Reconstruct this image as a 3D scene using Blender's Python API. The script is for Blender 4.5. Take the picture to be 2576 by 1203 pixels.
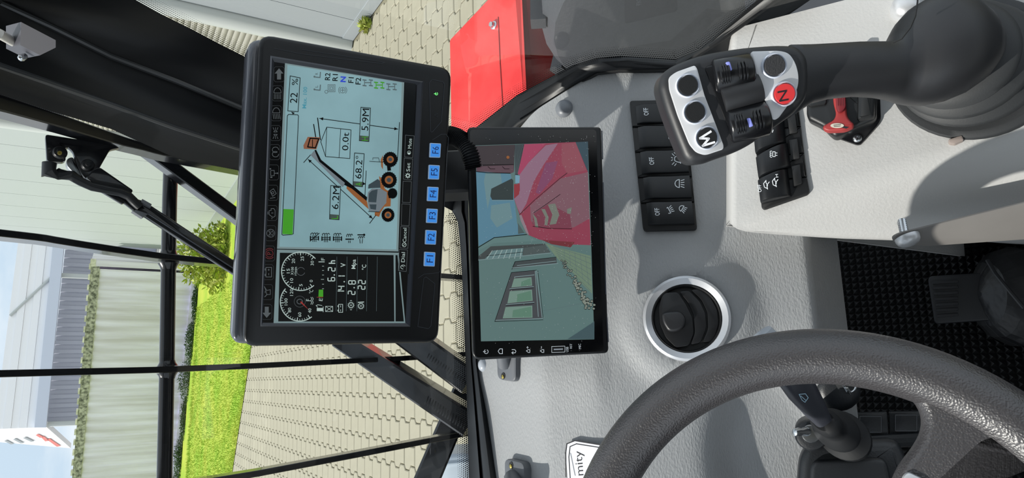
import bpy, bmesh, math, random
from mathutils import Vector as V, Matrix
random.seed(7)
for o in list(bpy.data.objects): bpy.data.objects.remove(o)
SC = bpy.context.scene
COL = SC.collection
# ------------------------------------------------------------------ camera (phone held on its side in the cab)
F = 1716.0
TH, RHO, YAW, EYE = math.radians(30), math.radians(5.2), math.radians(13), 2.07
C0 = V((0, 0, EYE))
_d = V((0, math.cos(TH), -math.sin(TH))); _u = V((0, math.sin(TH), math.cos(TH))); _r = V((1, 0, 0))
UP = math.cos(RHO)*_u - math.sin(RHO)*_r
RI = math.sin(RHO)*_u + math.cos(RHO)*_r
RZ = Matrix.Rotation(-YAW, 3, 'Z')
FW, UP, RI = RZ @ _d, RZ @ UP, RZ @ RI
cd = bpy.data.cameras.new('camera'); cam = bpy.data.objects.new('camera', cd); COL.objects.link(cam)
cam.matrix_world = Matrix(((-UP.x, RI.x, -FW.x, C0.x), (-UP.y, RI.y, -FW.y, C0.y), (-UP.z, RI.z, -FW.z, C0.z), (0, 0, 0, 1)))
cd.sensor_fit = 'HORIZONTAL'; cd.sensor_width = 36; cd.lens = 36*F/2576; cd.clip_start = .02; cd.clip_end = 500
SC.camera = cam
# ------------------------------------------------------------------ sky, sun, exposure
SC.view_settings.view_transform = 'Standard'; SC.view_settings.look = 'None'
SC.view_settings.exposure = 0.0; SC.view_settings.gamma = 1; SC.view_settings.use_curve_mapping = False
W = bpy.data.worlds.new('world'); SC.world = W; W.use_nodes = True
nt = W.node_tree; nt.nodes.clear()
def N(t, **k):
    n = nt.nodes.new(t)
    for a, b in k.items(): setattr(n, a, b)
    return n
out = N('ShaderNodeOutputWorld'); bg = N('ShaderNodeBackground'); bg.inputs['Strength'].default_value = 1.1
tc = N('ShaderNodeTexCoord'); mp = N('ShaderNodeMapping'); mp.inputs['Scale'].default_value = (1, 1, 3.2)
nz = N('ShaderNodeTexNoise'); nz.inputs['Scale'].default_value = 2.6; nz.inputs['Detail'].default_value = 6; nz.inputs['Roughness'].default_value = .55
cr = N('ShaderNodeValToRGB'); cr.color_ramp.elements[0].position = .40; cr.color_ramp.elements[0].color = (.60, .74, .88, 1)
cr.color_ramp.elements[1].position = .62; cr.color_ramp.elements[1].color = (1.0, 1.03, 1.05, 1)
L = nt.links.new
L(tc.outputs['Generated'], mp.inputs['Vector']); L(mp.outputs[0], nz.inputs['Vector']); L(nz.outputs['Fac'], cr.inputs['Fac'])
L(cr.outputs[0], bg.inputs['Color']); L(bg.outputs[0], out.inputs['Surface'])
SUN_DIR = V((-.54, .26, .80)).normalized()
sl = bpy.data.lights.new('sun', 'SUN'); sl.energy = 5.0; sl.angle = math.radians(.6); sl.color = (1, .96, .89)
so = bpy.data.objects.new('sun', sl); COL.objects.link(so); so.rotation_euler = SUN_DIR.to_track_quat('Z', 'Y').to_euler(); so.location = (-8, 4, 12)
# ------------------------------------------------------------------ helpers
def lin(c): return tuple((x/255/12.92 if x/255 <= .04045 else ((x/255+.055)/1.055)**2.4) for x in c)
MATS = {}
def mat(name, rgb, rough=.5, metal=0, bump=0, bscale=300, bdist=.0004, bkind='noise', coat=0, emit=0, var=0, vscale=5, spec=.5, rgb2=None, stretch=None):
    if name in MATS: return MATS[name]
    m = bpy.data.materials.new(name); m.use_nodes = True; t = m.node_tree; b = t.nodes['Principled BSDF']
    col = lin(rgb)+(1,)
    b.inputs['Base Color'].default_value = col; b.inputs['Roughness'].default_value = rough; b.inputs['Metallic'].default_value = metal
    b.inputs['Coat Weight'].default_value = coat; b.inputs['Specular IOR Level'].default_value = spec
    if emit:
        b.inputs['Emission Color'].default_value = col; b.inputs['Emission Strength'].default_value = emit
        b.inputs['Base Color'].default_value = (.01, .01, .01, 1)
    co = t.nodes.new('ShaderNodeTexCoord'); src = co.outputs['Object']
    if stretch:
        mpn = t.nodes.new('ShaderNodeMapping'); mpn.inputs['Scale'].default_value = stretch; t.links.new(src, mpn.inputs[0]); src = mpn.outputs[0]
    if bump:
        if bkind == 'noise':
            x = t.nodes.new('ShaderNodeTexNoise'); x.inputs['Detail'].default_value = 3; ho = x.outputs['Fac']
        else:
            x = t.nodes.new('ShaderNodeTexVoronoi'); x.feature = 'SMOOTH_F1'; ho = x.outputs['Distance']
        x.inputs['Scale'].default_value = bscale; t.links.new(src, x.inputs['Vector'])
        bp = t.nodes.new('ShaderNodeBump'); bp.inputs['Strength'].default_value = bump; bp.inputs['Distance'].default_value = bdist
        t.links.new(ho, bp.inputs['Height']); t.links.new(bp.outputs[0], b.inputs['Normal'])
    if var:
        x = t.nodes.new('ShaderNodeTexNoise'); x.inputs['Scale'].default_value = vscale; x.inputs['Detail'].default_value = 5; t.links.new(src, x.inputs['Vector'])
        r = t.nodes.new('ShaderNodeValToRGB'); r.color_ramp.elements[0].position = .35; r.color_ramp.elements[1].position = .65
        c2 = lin(rgb2)+(1,) if rgb2 else tuple(q*(1-var) for q in col[:3])+(1,)
        r.color_ramp.elements[0].color = c2; r.color_ramp.elements[1].color = col
        t.links.new(x.outputs['Fac'], r.inputs[0]); t.links.new(r.outputs[0], b.inputs['Base Color'])
        if emit: t.links.new(r.outputs[0], b.inputs['Emission Color'])
    MATS[name] = m; return m
def ray(u, v): return FW + UP*((1288-u)/F) + RI*((601.5-v)/F)
def at(u, v, t): return C0 + ray(u, v)*t                        # t = depth along the optical axis
def surf(u, v, fn, t0=.15, t1=60):                               # first crossing of a surface fn(P)=0 along a sight line
    a, b = t0, t1; fa = fn(at(u, v, a)); n = 60; pa = a
    k = (b/a)**(1/n)
    for i in range(n):
        pb = pa*k; fb = fn(at(u, v, pb))
        if fa*fb <= 0:
            for _ in range(40):
                m_ = (pa+pb)/2; fm = fn(at(u, v, m_))
                if fa*fm <= 0: pb = m_
                else: pa = m_; fa = fm
            return at(u, v, (pa+pb)/2)
        pa, fa = pb, fb
    return at(u, v, t1)
class Pl:
    def __init__(s, P0, n, up=None):
        s.o = V(P0); s.n = V(n).normalized(); up = V(up) if up else V((0, 0, 1))
        s.y = (up - up.dot(s.n)*s.n).normalized(); s.x = s.y.cross(s.n)
    def at(s, u, v, off=0):
        r = ray(u, v); return C0 + r*((s.o + s.n*off - C0).dot(s.n)/r.dot(s.n))
    def loc(s, u, v, off=0):
        q = s.at(u, v, off) - s.o; return (q.dot(s.x), q.dot(s.y))
    def pt(s, x, y, off=0): return s.o + s.x*x + s.y*y + s.n*off
    def depth(s, u, v): return (s.at(u, v) - C0).dot(FW)
class MB:
    def __init__(s): s.v = []; s.f = []
    def add(s, vs, fs):
        k = len(s.v); s.v += [V(p) for p in vs]; s.f += [tuple(i+k for i in f) for f in fs]; return s
    def rings(s, R, closed=True, cap0=True, cap1=True, loop=False):
        n = len(R[0]); vs = [p for r in R for p in r]; fs = []
        m = len(R)
        for i in range(m if loop else m-1):
            a, b = i*n, ((i+1) % m)*n
            for j in range(n if closed else n-1):
                j2 = (j+1) % n; fs.append((a+j, a+j2, b+j2, b+j))
        if closed and not loop:
            if cap0: fs.append(tuple(range(n-1, -1, -1)))
            if cap1: fs.append(tuple((m-1)*n+j for j in range(n)))
        return s.add(vs, fs)
    def box(s, c, ax, hs):
        c = V(c); vs = []
        for i in (-1, 1):
            for j in (-1, 1):
                for k in (-1, 1): vs.append(c + ax[0]*hs[0]*i + ax[1]*hs[1]*j + ax[2]*hs[2]*k)
        return s.add(vs, [(0,1,3,2),(4,6,7,5),(0,4,5,1),(2,3,7,6),(0,2,6,4),(1,5,7,3)])
    def tube(s, pts, r, n=10, cap=True, up=None, sq=None, loop=False):
        pts = [V(p) for p in pts]; R = []; m = len(pts); upv = V(up) if up else V((0, 0, 1))
        for i, p in enumerate(pts):
            if loop: d = pts[(i+1) % m]-pts[i-1]
            else: d = (pts[min(i+1, m-1)] - pts[max(i-1, 0)])
            d.normalize(); a = d.cross(upv)
            if a.length < 1e-3: a = d.cross(V((1, 0, 0)))
            a.normalize(); b = a.cross(d)
            rr = r[i] if isinstance(r, (list, tuple)) else r
            if sq:
                w, h = sq if not isinstance(sq, list) else sq[i]; c = min(w, h)*.18
                R.append([p+a*x+b*y for x, y in ((w-c,-h),(w,-h+c),(w,h-c),(w-c,h),(-w+c,h),(-w,h-c),(-w,-h+c),(-w+c,-h))])
            else: R.append([p + a*rr*math.cos(2*math.pi*j/n) + b*rr*math.sin(2*math.pi*j/n) for j in range(n)])
        return s.rings(R, True, cap, cap, loop)
    def lathe(s, c, axis, prof, n=24, sx=1, sy=1, up=None):
        axis = V(axis).normalized(); a = axis.cross(V(up) if up else V((0, 0, 1)))
        if a.length < 1e-3: a = axis.cross(V((1, 0, 0)))
        a.normalize(); b = a.cross(axis); c = V(c)
        R = [[c + axis*h + a*(r*sx*math.cos(2*math.pi*j/n)) + b*(r*sy*math.sin(2*math.pi*j/n)) for j in range(n)] for r, h in prof]
        return s.rings(R)
    def prism(s, pl, pts, z0, z1, bev=0, rad=0, local=False, nb=2):
        P = pts if local else [pl.loc(u, v, z1) for u, v in pts]
        P = rnd(P, rad); 
        if area(P) < 0: P = P[::-1]
        if z0 > z1: s.add([pl.pt(x, y, z1) for x, y in P], [tuple(range(len(P)))]); return s
        R = [[pl.pt(x, y, z0) for x, y in P]]
        if bev:
            for k in range(nb+1):
                a = math.pi/2*k/nb; q = inset(P, bev*(1-math.cos(a)))
                R.append([pl.pt(x, y, z1-bev+bev*math.sin(a)) for x, y in q])
        else: R.append([pl.pt(x, y, z1) for x, y in P])
        return s.rings(R)
    def flat(s, pl, pts, off):
        P = [pl.at(u, v, off) for u, v in pts]
        nn = sum(((P[i]-P[0]).cross(P[(i+1) % len(P)]-P[0]) for i in range(len(P))), V((0, 0, 0)))
        if nn.dot(pl.n) < 0: P = P[::-1]
        return s.add(P, [tuple(range(len(P)))])
    def stroke(s, pl, pts, w, off, close=False):
        if close: pts = list(pts)+[pts[0]]
        for (a, b), (c, d) in zip(pts[:-1], pts[1:]):
            L_ = math.hypot(c-a, d-b)
            if L_ < 1e-6: continue
            ex, ey = (c-a)/L_, (d-b)/L_; h = w/2; px, py = -ey*h, ex*h; e = h*.7
            s.flat(pl, [(a-ex*e+px, b-ey*e+py), (c+ex*e+px, d+ey*e+py), (c+ex*e-px, d+ey*e-py), (a-ex*e-px, b-ey*e-py)], off)
        return s
    def disc(s, pl, u, v, ru, rv, off, n=20, a0=0, a1=360):
        p = [(u+ru*math.cos(math.radians(a0+(a1-a0)*i/n)), v+rv*math.sin(math.radians(a0+(a1-a0)*i/n))) for i in range(n + (0 if a1-a0 == 360 else 1))]
        return s.flat(pl, p, off)
    def grid(s, G, thick=None):
        n, m = len(G), len(G[0]); vs = [p for r in G for p in r]
        s.add(vs, [(i*m+j, i*m+j+1, (i+1)*m+j+1, (i+1)*m+j) for i in range(n-1) for j in range(m-1)]); return s
def arc(u, v, ru, rv, a0, a1, n=12): return [(u+ru*math.cos(math.radians(a0+(a1-a0)*i/n)), v+rv*math.sin(math.radians(a0+(a1-a0)*i/n))) for i in range(n+1)]
def area(P): return sum(P[i][0]*P[(i+1) % len(P)][1]-P[(i+1) % len(P)][0]*P[i][1] for i in range(len(P)))/2
def rnd(P, r, n=5):
    if not r: return list(P)
    m = len(P); rs = r if isinstance(r, (list, tuple)) else [r]*m; out = []
    for i in range(m):
        p, a, b = V(P[i]), V(P[i-1]), V(P[(i+1) % m]); la, lb = (a-p).length, (b-p).length
        q = min(rs[i], .48*la, .48*lb)
        if q < 1e-5: out.append(tuple(p)); continue
        A, B = p+(a-p)/la*q, p+(b-p)/lb*q
        for k in range(n+1):
            t = k/n; x = A*(1-t)**2 + p*2*t*(1-t) + B*t*t; out.append((x.x, x.y))
    return out
def inset(P, d):
    m = len(P); out = []
    for i in range(m):
        p, a, b = V(P[i]), V(P[i-1]), V(P[(i+1) % m]); e1, e2 = (p-a), (b-p)
        if e1.length < 1e-9 or e2.length < 1e-9: out.append(tuple(p)); continue
        e1.normalize(); e2.normalize(); n1, n2 = V((-e1.y, e1.x)), V((-e2.y, e2.x)); n_ = n1+n2
        if n_.length < .2: n_ = n1
        n_.normalize(); k = d/max(.45, n_.dot(n1)); out.append((p.x+n_.x*k, p.y+n_.y*k))
    return out
def link(name, mesh, parent=None, loc=None):
    o = bpy.data.objects.new(name, mesh); COL.objects.link(o)
    if parent: o.parent = parent
    elif loc: o.location = loc
    return o
def wloc(o):
    p = V((0, 0, 0))
    while o: p += o.location; o = o.parent
    return p
def mk(name, mb, m, parent=None, label=None, sharp=35, loc=None, kind=None):
    if parent is not None: org = wloc(parent)
    elif loc is not None: org = V(loc)
    else:
        xs = [p for p in mb.v]; org = V((sum(p.x for p in xs)/len(xs), sum(p.y for p in xs)/len(xs), min(p.z for p in xs)))
    me = bpy.data.meshes.new(name); me.from_pydata([p-org for p in mb.v], [], mb.f); me.validate()
    me.materials.append(m)
    if sharp:
        me.polygons.foreach_set('use_smooth', [True]*len(me.polygons)); me.set_sharp_from_angle(angle=math.radians(sharp))
    o = link(name, me, parent, org)
    if label: o['label'] = label
    if kind: o['kind'] = kind
    return o
def fixn(o):
    bm = bmesh.new(); bm.from_mesh(o.data); bmesh.ops.recalc_face_normals(bm, faces=bm.faces); bm.to_mesh(o.data); bm.free(); return o
def tag(o, label=None, cat=None, group=None, kind=None):
    if label: o['label'] = label
    if cat: o['category'] = cat
    if group: o['group'] = group
    if kind: o['kind'] = kind
    return o
def thing(name, loc, label, cat, group=None):
    o = bpy.data.objects.new(name, None); COL.objects.link(o); o.location = loc; o.empty_display_size = .02
    return tag(o, label, cat, group)
def text(mb, pl, s, a, b, h, off, serif=False, bold=0):
    """letters between the baseline pixels a -> b, cap height h pixels"""
    cu = bpy.data.curves.new('t', 'FONT'); cu.body = s; cu.resolution_u = 2
    if bold: cu.offset = bold
    o = bpy.data.objects.new('t', cu); COL.objects.link(o)
    me = bpy.data.meshes.new_from_object(o); vs = [v.co.copy() for v in me.vertices]; fs = [tuple(p.vertices) for p in me.polygons]
    bpy.data.objects.remove(o); bpy.data.meshes.remove(me); bpy.data.curves.remove(cu)
    if not vs: return
    x0, x1 = min(v.x for v in vs), max(v.x for v in vs); y1 = max(v.y for v in vs)
    A, B = V(pl.at(*a, off)), V(pl.at(*b, off)); L_ = math.hypot(b[0]-a[0], b[1]-a[1]); nx, ny = -(a[1]-b[1])/L_, -(b[0]-a[0])/L_
    # 'up' of the lettering is towards smaller u
    if nx > 0: nx, ny = -nx, -ny
    T = V(pl.at(a[0]+nx*h, a[1]+ny*h, off)); ex, ey = B-A, T-A
    mb.add([A + ex*((v.x-x0)/(x1-x0)) + ey*(v.y/y1) for v in vs], fs)
def Zm(ox, oy, s): return lambda *pts: [(ox+x/s, oy+y/s) for x, y in pts]
# ================================================================== OUTSIDE
CATW = []
m_paver = mat('paver', (158, 154, 136), .9, bump=.3, bscale=60, bdist=.002, var=.12, vscale=3)
m_sand = mat('sand', (120, 116, 96), 1)
m_grass = mat('grass', (128, 166, 28), .9, var=.3, vscale=1.2, rgb2=(168, 178, 60), bump=.6, bscale=40, bdist=.02)
m_blade = mat('blade', (132, 172, 34), .8, var=.3, vscale=2, rgb2=(180, 188, 74))
gz = lambda u, v, z=0: surf(u, v, lambda P: P.z-z, .3, 90)
# --- pavement base
mb = MB(); mb.box((-4, 7, -.06), (V((1,0,0)), V((0,1,0)), V((0,0,1))), (10, 9, .05))
pave = mk('pavement', mb, m_sand, kind='structure'); 
tag(pave, 'beige interlocking concrete paving of the yard outside the cab')
def inpx(P):
    q = P-C0; z = q.dot(FW)
    if z <= .1: return None
    return 1288-F*q.dot(UP)/z, 601.5-F*q.dot(RI)/z
g1, g2 = gz(580, 1203), gz(625, 910)                              # near edge of the lawn
def ylawn(x):
    x = min(x, .6)
    return g2.y + (x-g2.x)*(g1.y-g2.y)/(g1.x-g2.x)
PW, PL_ = .178, .21                                               # row pitch across, block pitch along
def wave(y):                                                      # toothed joint between rows
    t = (y/PL_) % 1.0; a = .017
    return a*(1 if t < .38 else (1-(t-.38)/.12*2 if t < .5 else (-1 if t < .88 else -1+(t-.88)/.12*2)))
ks = [0, .38, .5, .88, 1.0]
def paver_geo():
    g = .005; pts = []
    lo = [(k*PL_, wave(k*PL_+1e-6)) for k in ks[:-1]] + [(PL_, wave(PL_-1e-6))]
    hi = [(k*PL_, -wave(k*PL_+1e-6)) for k in ks[:-1]] + [(PL_, -wave(PL_-1e-6))]
    P = [(-PW/2+w, y) for y, w in lo] + [(PW/2+w, y) for y, w in [(y, wave(y+PL_/2+1e-6) if y < PL_ else wave(y+PL_/2-1e-6)) for y, _ in lo]][::-1]
    if area(P) < 0: P = P[::-1]
    return inset(P, g), inset(P, g+.006)
oA, oB = paver_geo()
def paver_mb(cx, cy, cz=0):
    m = MB(); m.rings([[V((cx+x, cy+y, cz-.012)) for x, y in oA], [V((cx+x, cy+y, cz-.004)) for x, y in oA], [V((cx+x, cy+y, cz+.001)) for x, y in oB]], cap0=False); return m
x0p = gz(978, 996).x
near, far = [], []
WX = gz(925, 50).x
for i in range(-62, 34):
    x = x0p + PW*(i+.5)
    for k in range(0, 70):
        y = 2.6 + PL_*(k + (.5 if i % 2 else 0))
        if x < WX-.06 and y < ylawn(x) - PL_:
            p = inpx(V((x, y+.1, 0)))
            if p is None or not (-700 < p[0] < 1500 and -700 < p[1] < 1900): continue
            vis = -20 < p[1] < 1223 and 560 < p[0] < 1175 and (p[1] > 880 or p[1] < 190 or p[0] > 1110)
            (near if vis else far).append((math.hypot(x, y), x, y))
near.sort(); far += near[300:]; near = near[:300]
proto = paver_mb(0, 0); pm = None
for j, (_, x, y) in enumerate(near):
    if pm is None:
        o = mk('paver', proto, m_paver, pave, loc=None, sharp=0); me = o.data
        for v in me.vertices: v.co += pave.location
        pm = me
    else: o = link('paver', pm, pave)
    o.location = V((x, y, random.uniform(-.001, .001))) - pave.location
    o.rotation_euler = (random.uniform(-.004, .004), random.uniform(-.004, .004), 0)
mb = MB()
for _, x, y in far:
    k = len(mb.v); q = paver_mb(x, y, random.uniform(-.001, .001)); mb.v += q.v; mb.f += [tuple(i+k for i in f) for f in q.f]
mk('paver', mb, m_paver, pave, 'distant pavers of the yard', sharp=0, kind='stuff')
# --- lawn
xs = sorted([-60, -9, g1.x, g2.x, 1.3, 60]); mb = MB()
mb.add([V((x, ylawn(x)-.12, .012)) for x in xs]+[V((x, max(22.5, ylawn(x)+1), .012)) for x in xs], [(i, i+1, i+7, i+6) for i in range(5)])
tag(mk('lawn', mb, m_grass, kind='structure'), 'green mown lawn between the paving and the container')
mb = MB(); mb.add([V((-80, 22.4, .006)), V((60, 22.4, .006)), V((60, 110, .006)), V((-80, 110, .006))], [(0, 1, 2, 3)]); tag(mk('yard_ground', mb, mat('yard', (150, 150, 146), .9), kind='structure', sharp=0), 'grey yard ground behind the container')
mb = MB(); rg = random.Random(3)
for i in range(90000):
    x = rg.uniform(-10.5, min(2.0, 2.0)); y0 = ylawn(x); y = y0 + (rg.random()**1.5)*(20.5-y0) - .1
    h = rg.uniform(.02, .055)*(1.6 if y > 19.8 else 1); a = rg.uniform(0, 3.14); w = .004+.0003*y
    dx, dy = math.cos(a)*w, math.sin(a)*w
    mb.add([V((x-dx, y-dy, 0)), V((x+dx, y+dy, 0)), V((x+rg.uniform(-.03, .03), y+rg.uniform(-.03, .03), h))], [(0, 1, 2)])
tag(mk('grass_blades', mb, m_blade, sharp=0, kind='stuff'), 'short green grass growing on the lawn before the container', 'grass')
# --- shipping container
m_cont = mat('container', (240, 234, 255), .6, var=.2, vscale=1.3, rgb2=(210, 203, 212), stretch=(4, 4, .3))
m_contr = mat('container_rim', (236, 232, 214), .8, var=.3, vscale=9, rgb2=(190, 188, 166)); m_grime = mat('container_grime', (196, 194, 176), .9, var=.7, vscale=14, rgb2=(92, 94, 82))
cr0, cl0 = gz(500, 700), gz(450, 1203)
cr_top = surf(236, 668, lambda P: (P-cr0).cross(cl0-cr0).z, 3, 60)
ang = math.atan2(cl0.y-cr0.y, cl0.x-cr0.x); ux = V((math.cos(ang), math.sin(ang), 0)); nx_ = V((ux.y, -ux.x, 0)); 
if nx_.y > 0: nx_ = -nx_
pR = cr0 - ux*.25; 
def foot_on(u, v):
    p = surf(u, v, lambda P: (P-cr0).dot(nx_), 3, 60); return p
pR = foot_on(486, 675); pR.z = 0; CH, CLn = 2.6, 12.19
cont = thing('shipping_container', pR+ux*6, 'long off-white corrugated shipping container standing across the lawn', 'container')
mb = MB(); prof = []; s = .15; dd = .036
while s < CLn-.15:
    prof += [(s, 0), (s+.07, 0), (s+.14, dd), (s+.21, dd)]; s += .278
G = [[pR+ux*a - nx_*(.02+b) + V((0, 0, z)) for a, b in prof] for z in (.17, CH-.11)]
mb.grid(G); fixn(mk('side_wall', mb, m_cont, cont, sharp=20))
def bar(mb, A, B, w, h, up=V((0, 0, 1))):
    d = (B-A); L_ = d.length; d.normalize(); a = d.cross(up).normalized(); mb.box((A+B)/2, (d, a, a.cross(d)), (L_/2, w/2, h/2)); return mb
mb = MB(); bar(mb, pR+V((0,0,CH-.11))-nx_*.03, pR+ux*CLn+V((0,0,CH-.11))-nx_*.03, .07, .20); 
mk('top_rail', mb, m_grime, cont); mb = MB(); s = .1
while s < CLn: mb.box(pR+ux*s+V((0,0,CH+.012))-nx_*.03, (ux, nx_, V((0,0,1))), (.07, .05, .02)); s += .278
mk('roof_edge_bumps', mb, m_contr, cont, kind='stuff')
mb = MB(); bar(mb, pR+V((0,0,.09))-nx_*.03, pR+ux*CLn+V((0,0,.09))-nx_*.03, .08, .16)
mk('bottom_rail', mb, m_cont, cont)
for s_ in (0, CLn):
    mb = MB(); bar(mb, pR+ux*s_-nx_*.07, pR+ux*s_-nx_*.07+V((0,0,CH)), .16, .16, ux); mk('corner_post', mb, m_cont, cont)
    for z in (.06, CH-.05):
        mb = MB(); mb.box(pR+ux*s_-nx_*.07+V((0,0,z)), (ux, nx_, V((0,0,1))), (.09, .09, .06)); mk('corner_casting', mb, m_contr, cont)
mb = MB(); 
G = [[pR+ux*a - nx_*y + V((0, 0, CH-.03+(.02 if i % 4 in (2, 3) else 0))) for i, (a, b) in enumerate(prof)] for y in (.05, 2.4)]
mb.grid(G); fixn(mk('roof_panel', mb, m_cont, cont, sharp=20))
mb = MB(); q = [pR-nx_*2.4, pR+ux*CLn-nx_*2.4, pR+ux*CLn-nx_*2.4+V((0,0,CH)), pR-nx_*2.4+V((0,0,CH)), pR-nx_*.05, pR-nx_*.05+V((0,0,CH))]
mb.add(q, [(0, 1, 2, 3), (4, 0, 3, 5)]); mk('back_wall', mb, m_cont, cont, sharp=0)
# --- white panel wall on the right with roller shutter
m_wall = mat('wall_white', (168, 174, 174), .55); m_wallg = mat('wall_grey', (148, 154, 158), .55)
m_frame = mat('frame_white', (190, 194, 192), .35); m_shut = mat('shutter', (160, 158, 146), .5)
w0 = gz(925, 50); WX = w0.x; 
hall = thing('white_hall', (WX, 12, 0), 'big white panelled hall wall at the right with a roller shutter', 'building')
wy = lambda u, v: surf(u, v, lambda P: P.x-WX, .5, 80).y
yS0 = wy(600, 62); yS1 = yS0+4.2; yE = surf(450, 630, lambda P: P.x-WX, 1, 80).y
HH = 7.5; th_ = .3
def slab(mb, y0, y1, z0, z1, x=0, t=.3): return mb.box((WX+x+t/2, (y0+y1)/2, (z0+z1)/2), (V((1,0,0)), V((0,1,0)), V((0,0,1))), (t/2, (y1-y0)/2, (z1-z0)/2))
y = 2.0; 
while y < yS0-.25:
    y2 = min(y+1.1, yS0-.22); mk('wall_panel', slab(MB(), y+.004, y2-.004, .12, HH), m_wallg, hall); y = y2
y = yS1+.16
while y < yE-.05:
    y2 = min(y+1.1, yE); mk('wall_panel', slab(MB(), y+.006, y2-.006, .25, HH), m_wall, hall); y = y2
mk('wall_panel', slab(MB(), yS0-.2, yS1+.15, 4.2, HH), m_wall, hall)
mb = MB(); slab(mb, 2, yE-.02, 0, HH-.02, .03, .28); mk('wall_core', mb, m_wallg, hall)
mb = MB(); slab(mb, yS1+.1, yE, 0, .25, -.01, .2); slab(mb, 2, yS0-.2, 0, .12, -.01, .2); mk('plinth', mb, m_wallg, hall)
for a in (yS0-.11, yS1+.05):
    mb = MB(); mb.tube([V((WX-.01, a, z)) for z in (0, 4.2)], .11, 12); mk('door_frame_post', mb, m_frame, hall)
mb = MB(); slab(mb, yS0-.1, yS1+.1, 4.1, 4.35, -.12, .2); mk('shutter_box', mb, m_frame, hall)
# roller shutter slats: each a curved strip
zz = 0.02; sm = None
while zz < 4.1:
    if sm is None:
        m_ = MB(); G = [[V((WX+.02-.012*math.sin(math.pi*t), yy, zz+.058*t)) for t in (0, .25, .5, .75, 1)] for yy in (yS0, yS1)]
        m_.grid(G); o = fixn(mk('slat', m_, m_shut, hall)); sm = o.data; base = o.location.copy()
    else:
        o = link('slat', sm, hall); o.location = base + V((0, 0, zz-.02))
    zz += .06
# --- warehouse behind the container
m_wh = mat('warehouse_sheet', (246, 246, 248), .5); m_gut = mat('gutter', (205, 212, 226), .4); m_rib = mat('ribbed_sheet', (172, 174, 186), .45)
m_red = mat('red_lettering', (214, 120, 112), .6); m_dk = mat('grey_lettering', (150, 156, 160), .6)
WD = 44.0
whp = Pl((0, WD, 0), (0, -1, 0)); nh = (surf(117, 1075, lambda P: P.y-WD-(-P.x)*.0, 5, 90))
wh = thing('warehouse', (-9, WD+3, 0), 'light grey metal-clad warehouse with ribbed wall behind the container', 'building')
A_ = lambda u, v: whp.at(u, v)
tl, tr_ = A_(52, 625), A_(8, 1000)
# roof fascia as five long sheets
L0, L1 = A_(52, 560), A_(140, 560); R0, R1 = A_(-12, 1068), A_(88, 1075)
R0 = R1 + V((.0, 0, (R0-R1).z)); 
for i in range(5):
    a, b = i/5, (i+1)/5-.004
    P = [L0.lerp(L1, a), L0.lerp(L1, b), R0.lerp(R1, b), R0.lerp(R1, a)]; k = .06*(i % 2)
    mb = MB(); mb.rings([[p+V((0, .4, 0)) for p in P], [p-V((0, .02+k, 0)) for p in P]]); fixn(mk('fascia_sheet', mb, m_wh, wh))
G0, G1, H0, H1 = A_(140, 560), A_(168, 560), A_(88, 1075), A_(117, 1075)
mb = MB(); mb.rings([[p+V((0, .2, 0)) for p in (G0, G1, H1, H0)], [p-V((0, .35, 0)) for p in (G0, G1, H1, H0)]]); fixn(mk('gutter', mb, m_gut, wh))
# ribbed wall below
xr, xl = G1.x, H1.x; zt = max(G1.z, H1.z); mb = MB(); pr = []; x = xl
while x < xr: pr += [(x, 0), (x+.18, 0), (x+.24, .1), (x+.42, .1)]; x += .48
mb.grid([[V((a, WD+.9+b, z)) for a, b in pr] for z in (0, zt)]); fixn(mk('ribbed_wall', mb, m_rib, wh, sharp=20))
for v_ in (692, 1066):
    p = A_(170, v_); mb = MB(); mb.tube([V((p.x, WD+.3, 0)), V((p.x, WD+.3, zt))], .14, 8); mk('downpipe', mb, m_frame, wh)
mb = MB(); mb.tube([A_(26, 795)-V((0,.1,0)), A_(138, 690)-V((0,.1,0))], .07, 6); mk('brace_rod', mb, m_frame, wh)
# receding left face with lettering
c_t, c_b = R0, H1; dirb = V((-.22, 1, 0)).normalized(); e = 16
fp = Pl(c_b, dirb.cross(V((0, 0, 1))))
if fp.n.dot(C0-c_b) < 0: fp = Pl(c_b, -fp.n)
Q = [c_t, c_b, fp.at(178, 1128), fp.at(-10, 1112)]
mb = MB(); mb.rings([[p-fp.n*.3 for p in Q], [p for p in Q]]); fixn(mk('side_fascia', mb, m_wh, wh))
mb = MB(); zq = Zm(0, 600, 2)
for a, b in (((178, 990), (205, 1000)), ((205, 1000), (232, 1018)), ((235, 1012), (290, 1045))):
    (x1, y1), (x2, y2) = zq(a, b); mb.flat(fp, [(x1, y1), (x1+8, y1-2), (x2+8, y2), (x2-2, y2+2)], .03)
mk('lettering', mb, m_red, wh, 'faded red lettering', sharp=0)
mb = MB()
for a, b in (((20, 1020), (58, 1035)), ((65, 1012), (108, 1030)), ((115, 1005), (160, 1022))):
    (x1, y1), (x2, y2) = zq(a, b); mb.flat(fp, [(x1, y1), (x1+7, y1-2), (x2+7, y2), (x2-2, y2+1)], .03)
mk('lettering', mb, m_dk, wh, 'faded grey lettering', sharp=0)
mb = MB(); mb.add([V((xl, WD+.9, 0)), V((xl, WD+.9, zt)), V((xl, WD+30, zt)), V((xl, WD+30, 0))], [(0, 1, 2, 3)]); mk('side_wall', mb, m_rib, wh, sharp=0)
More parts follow.
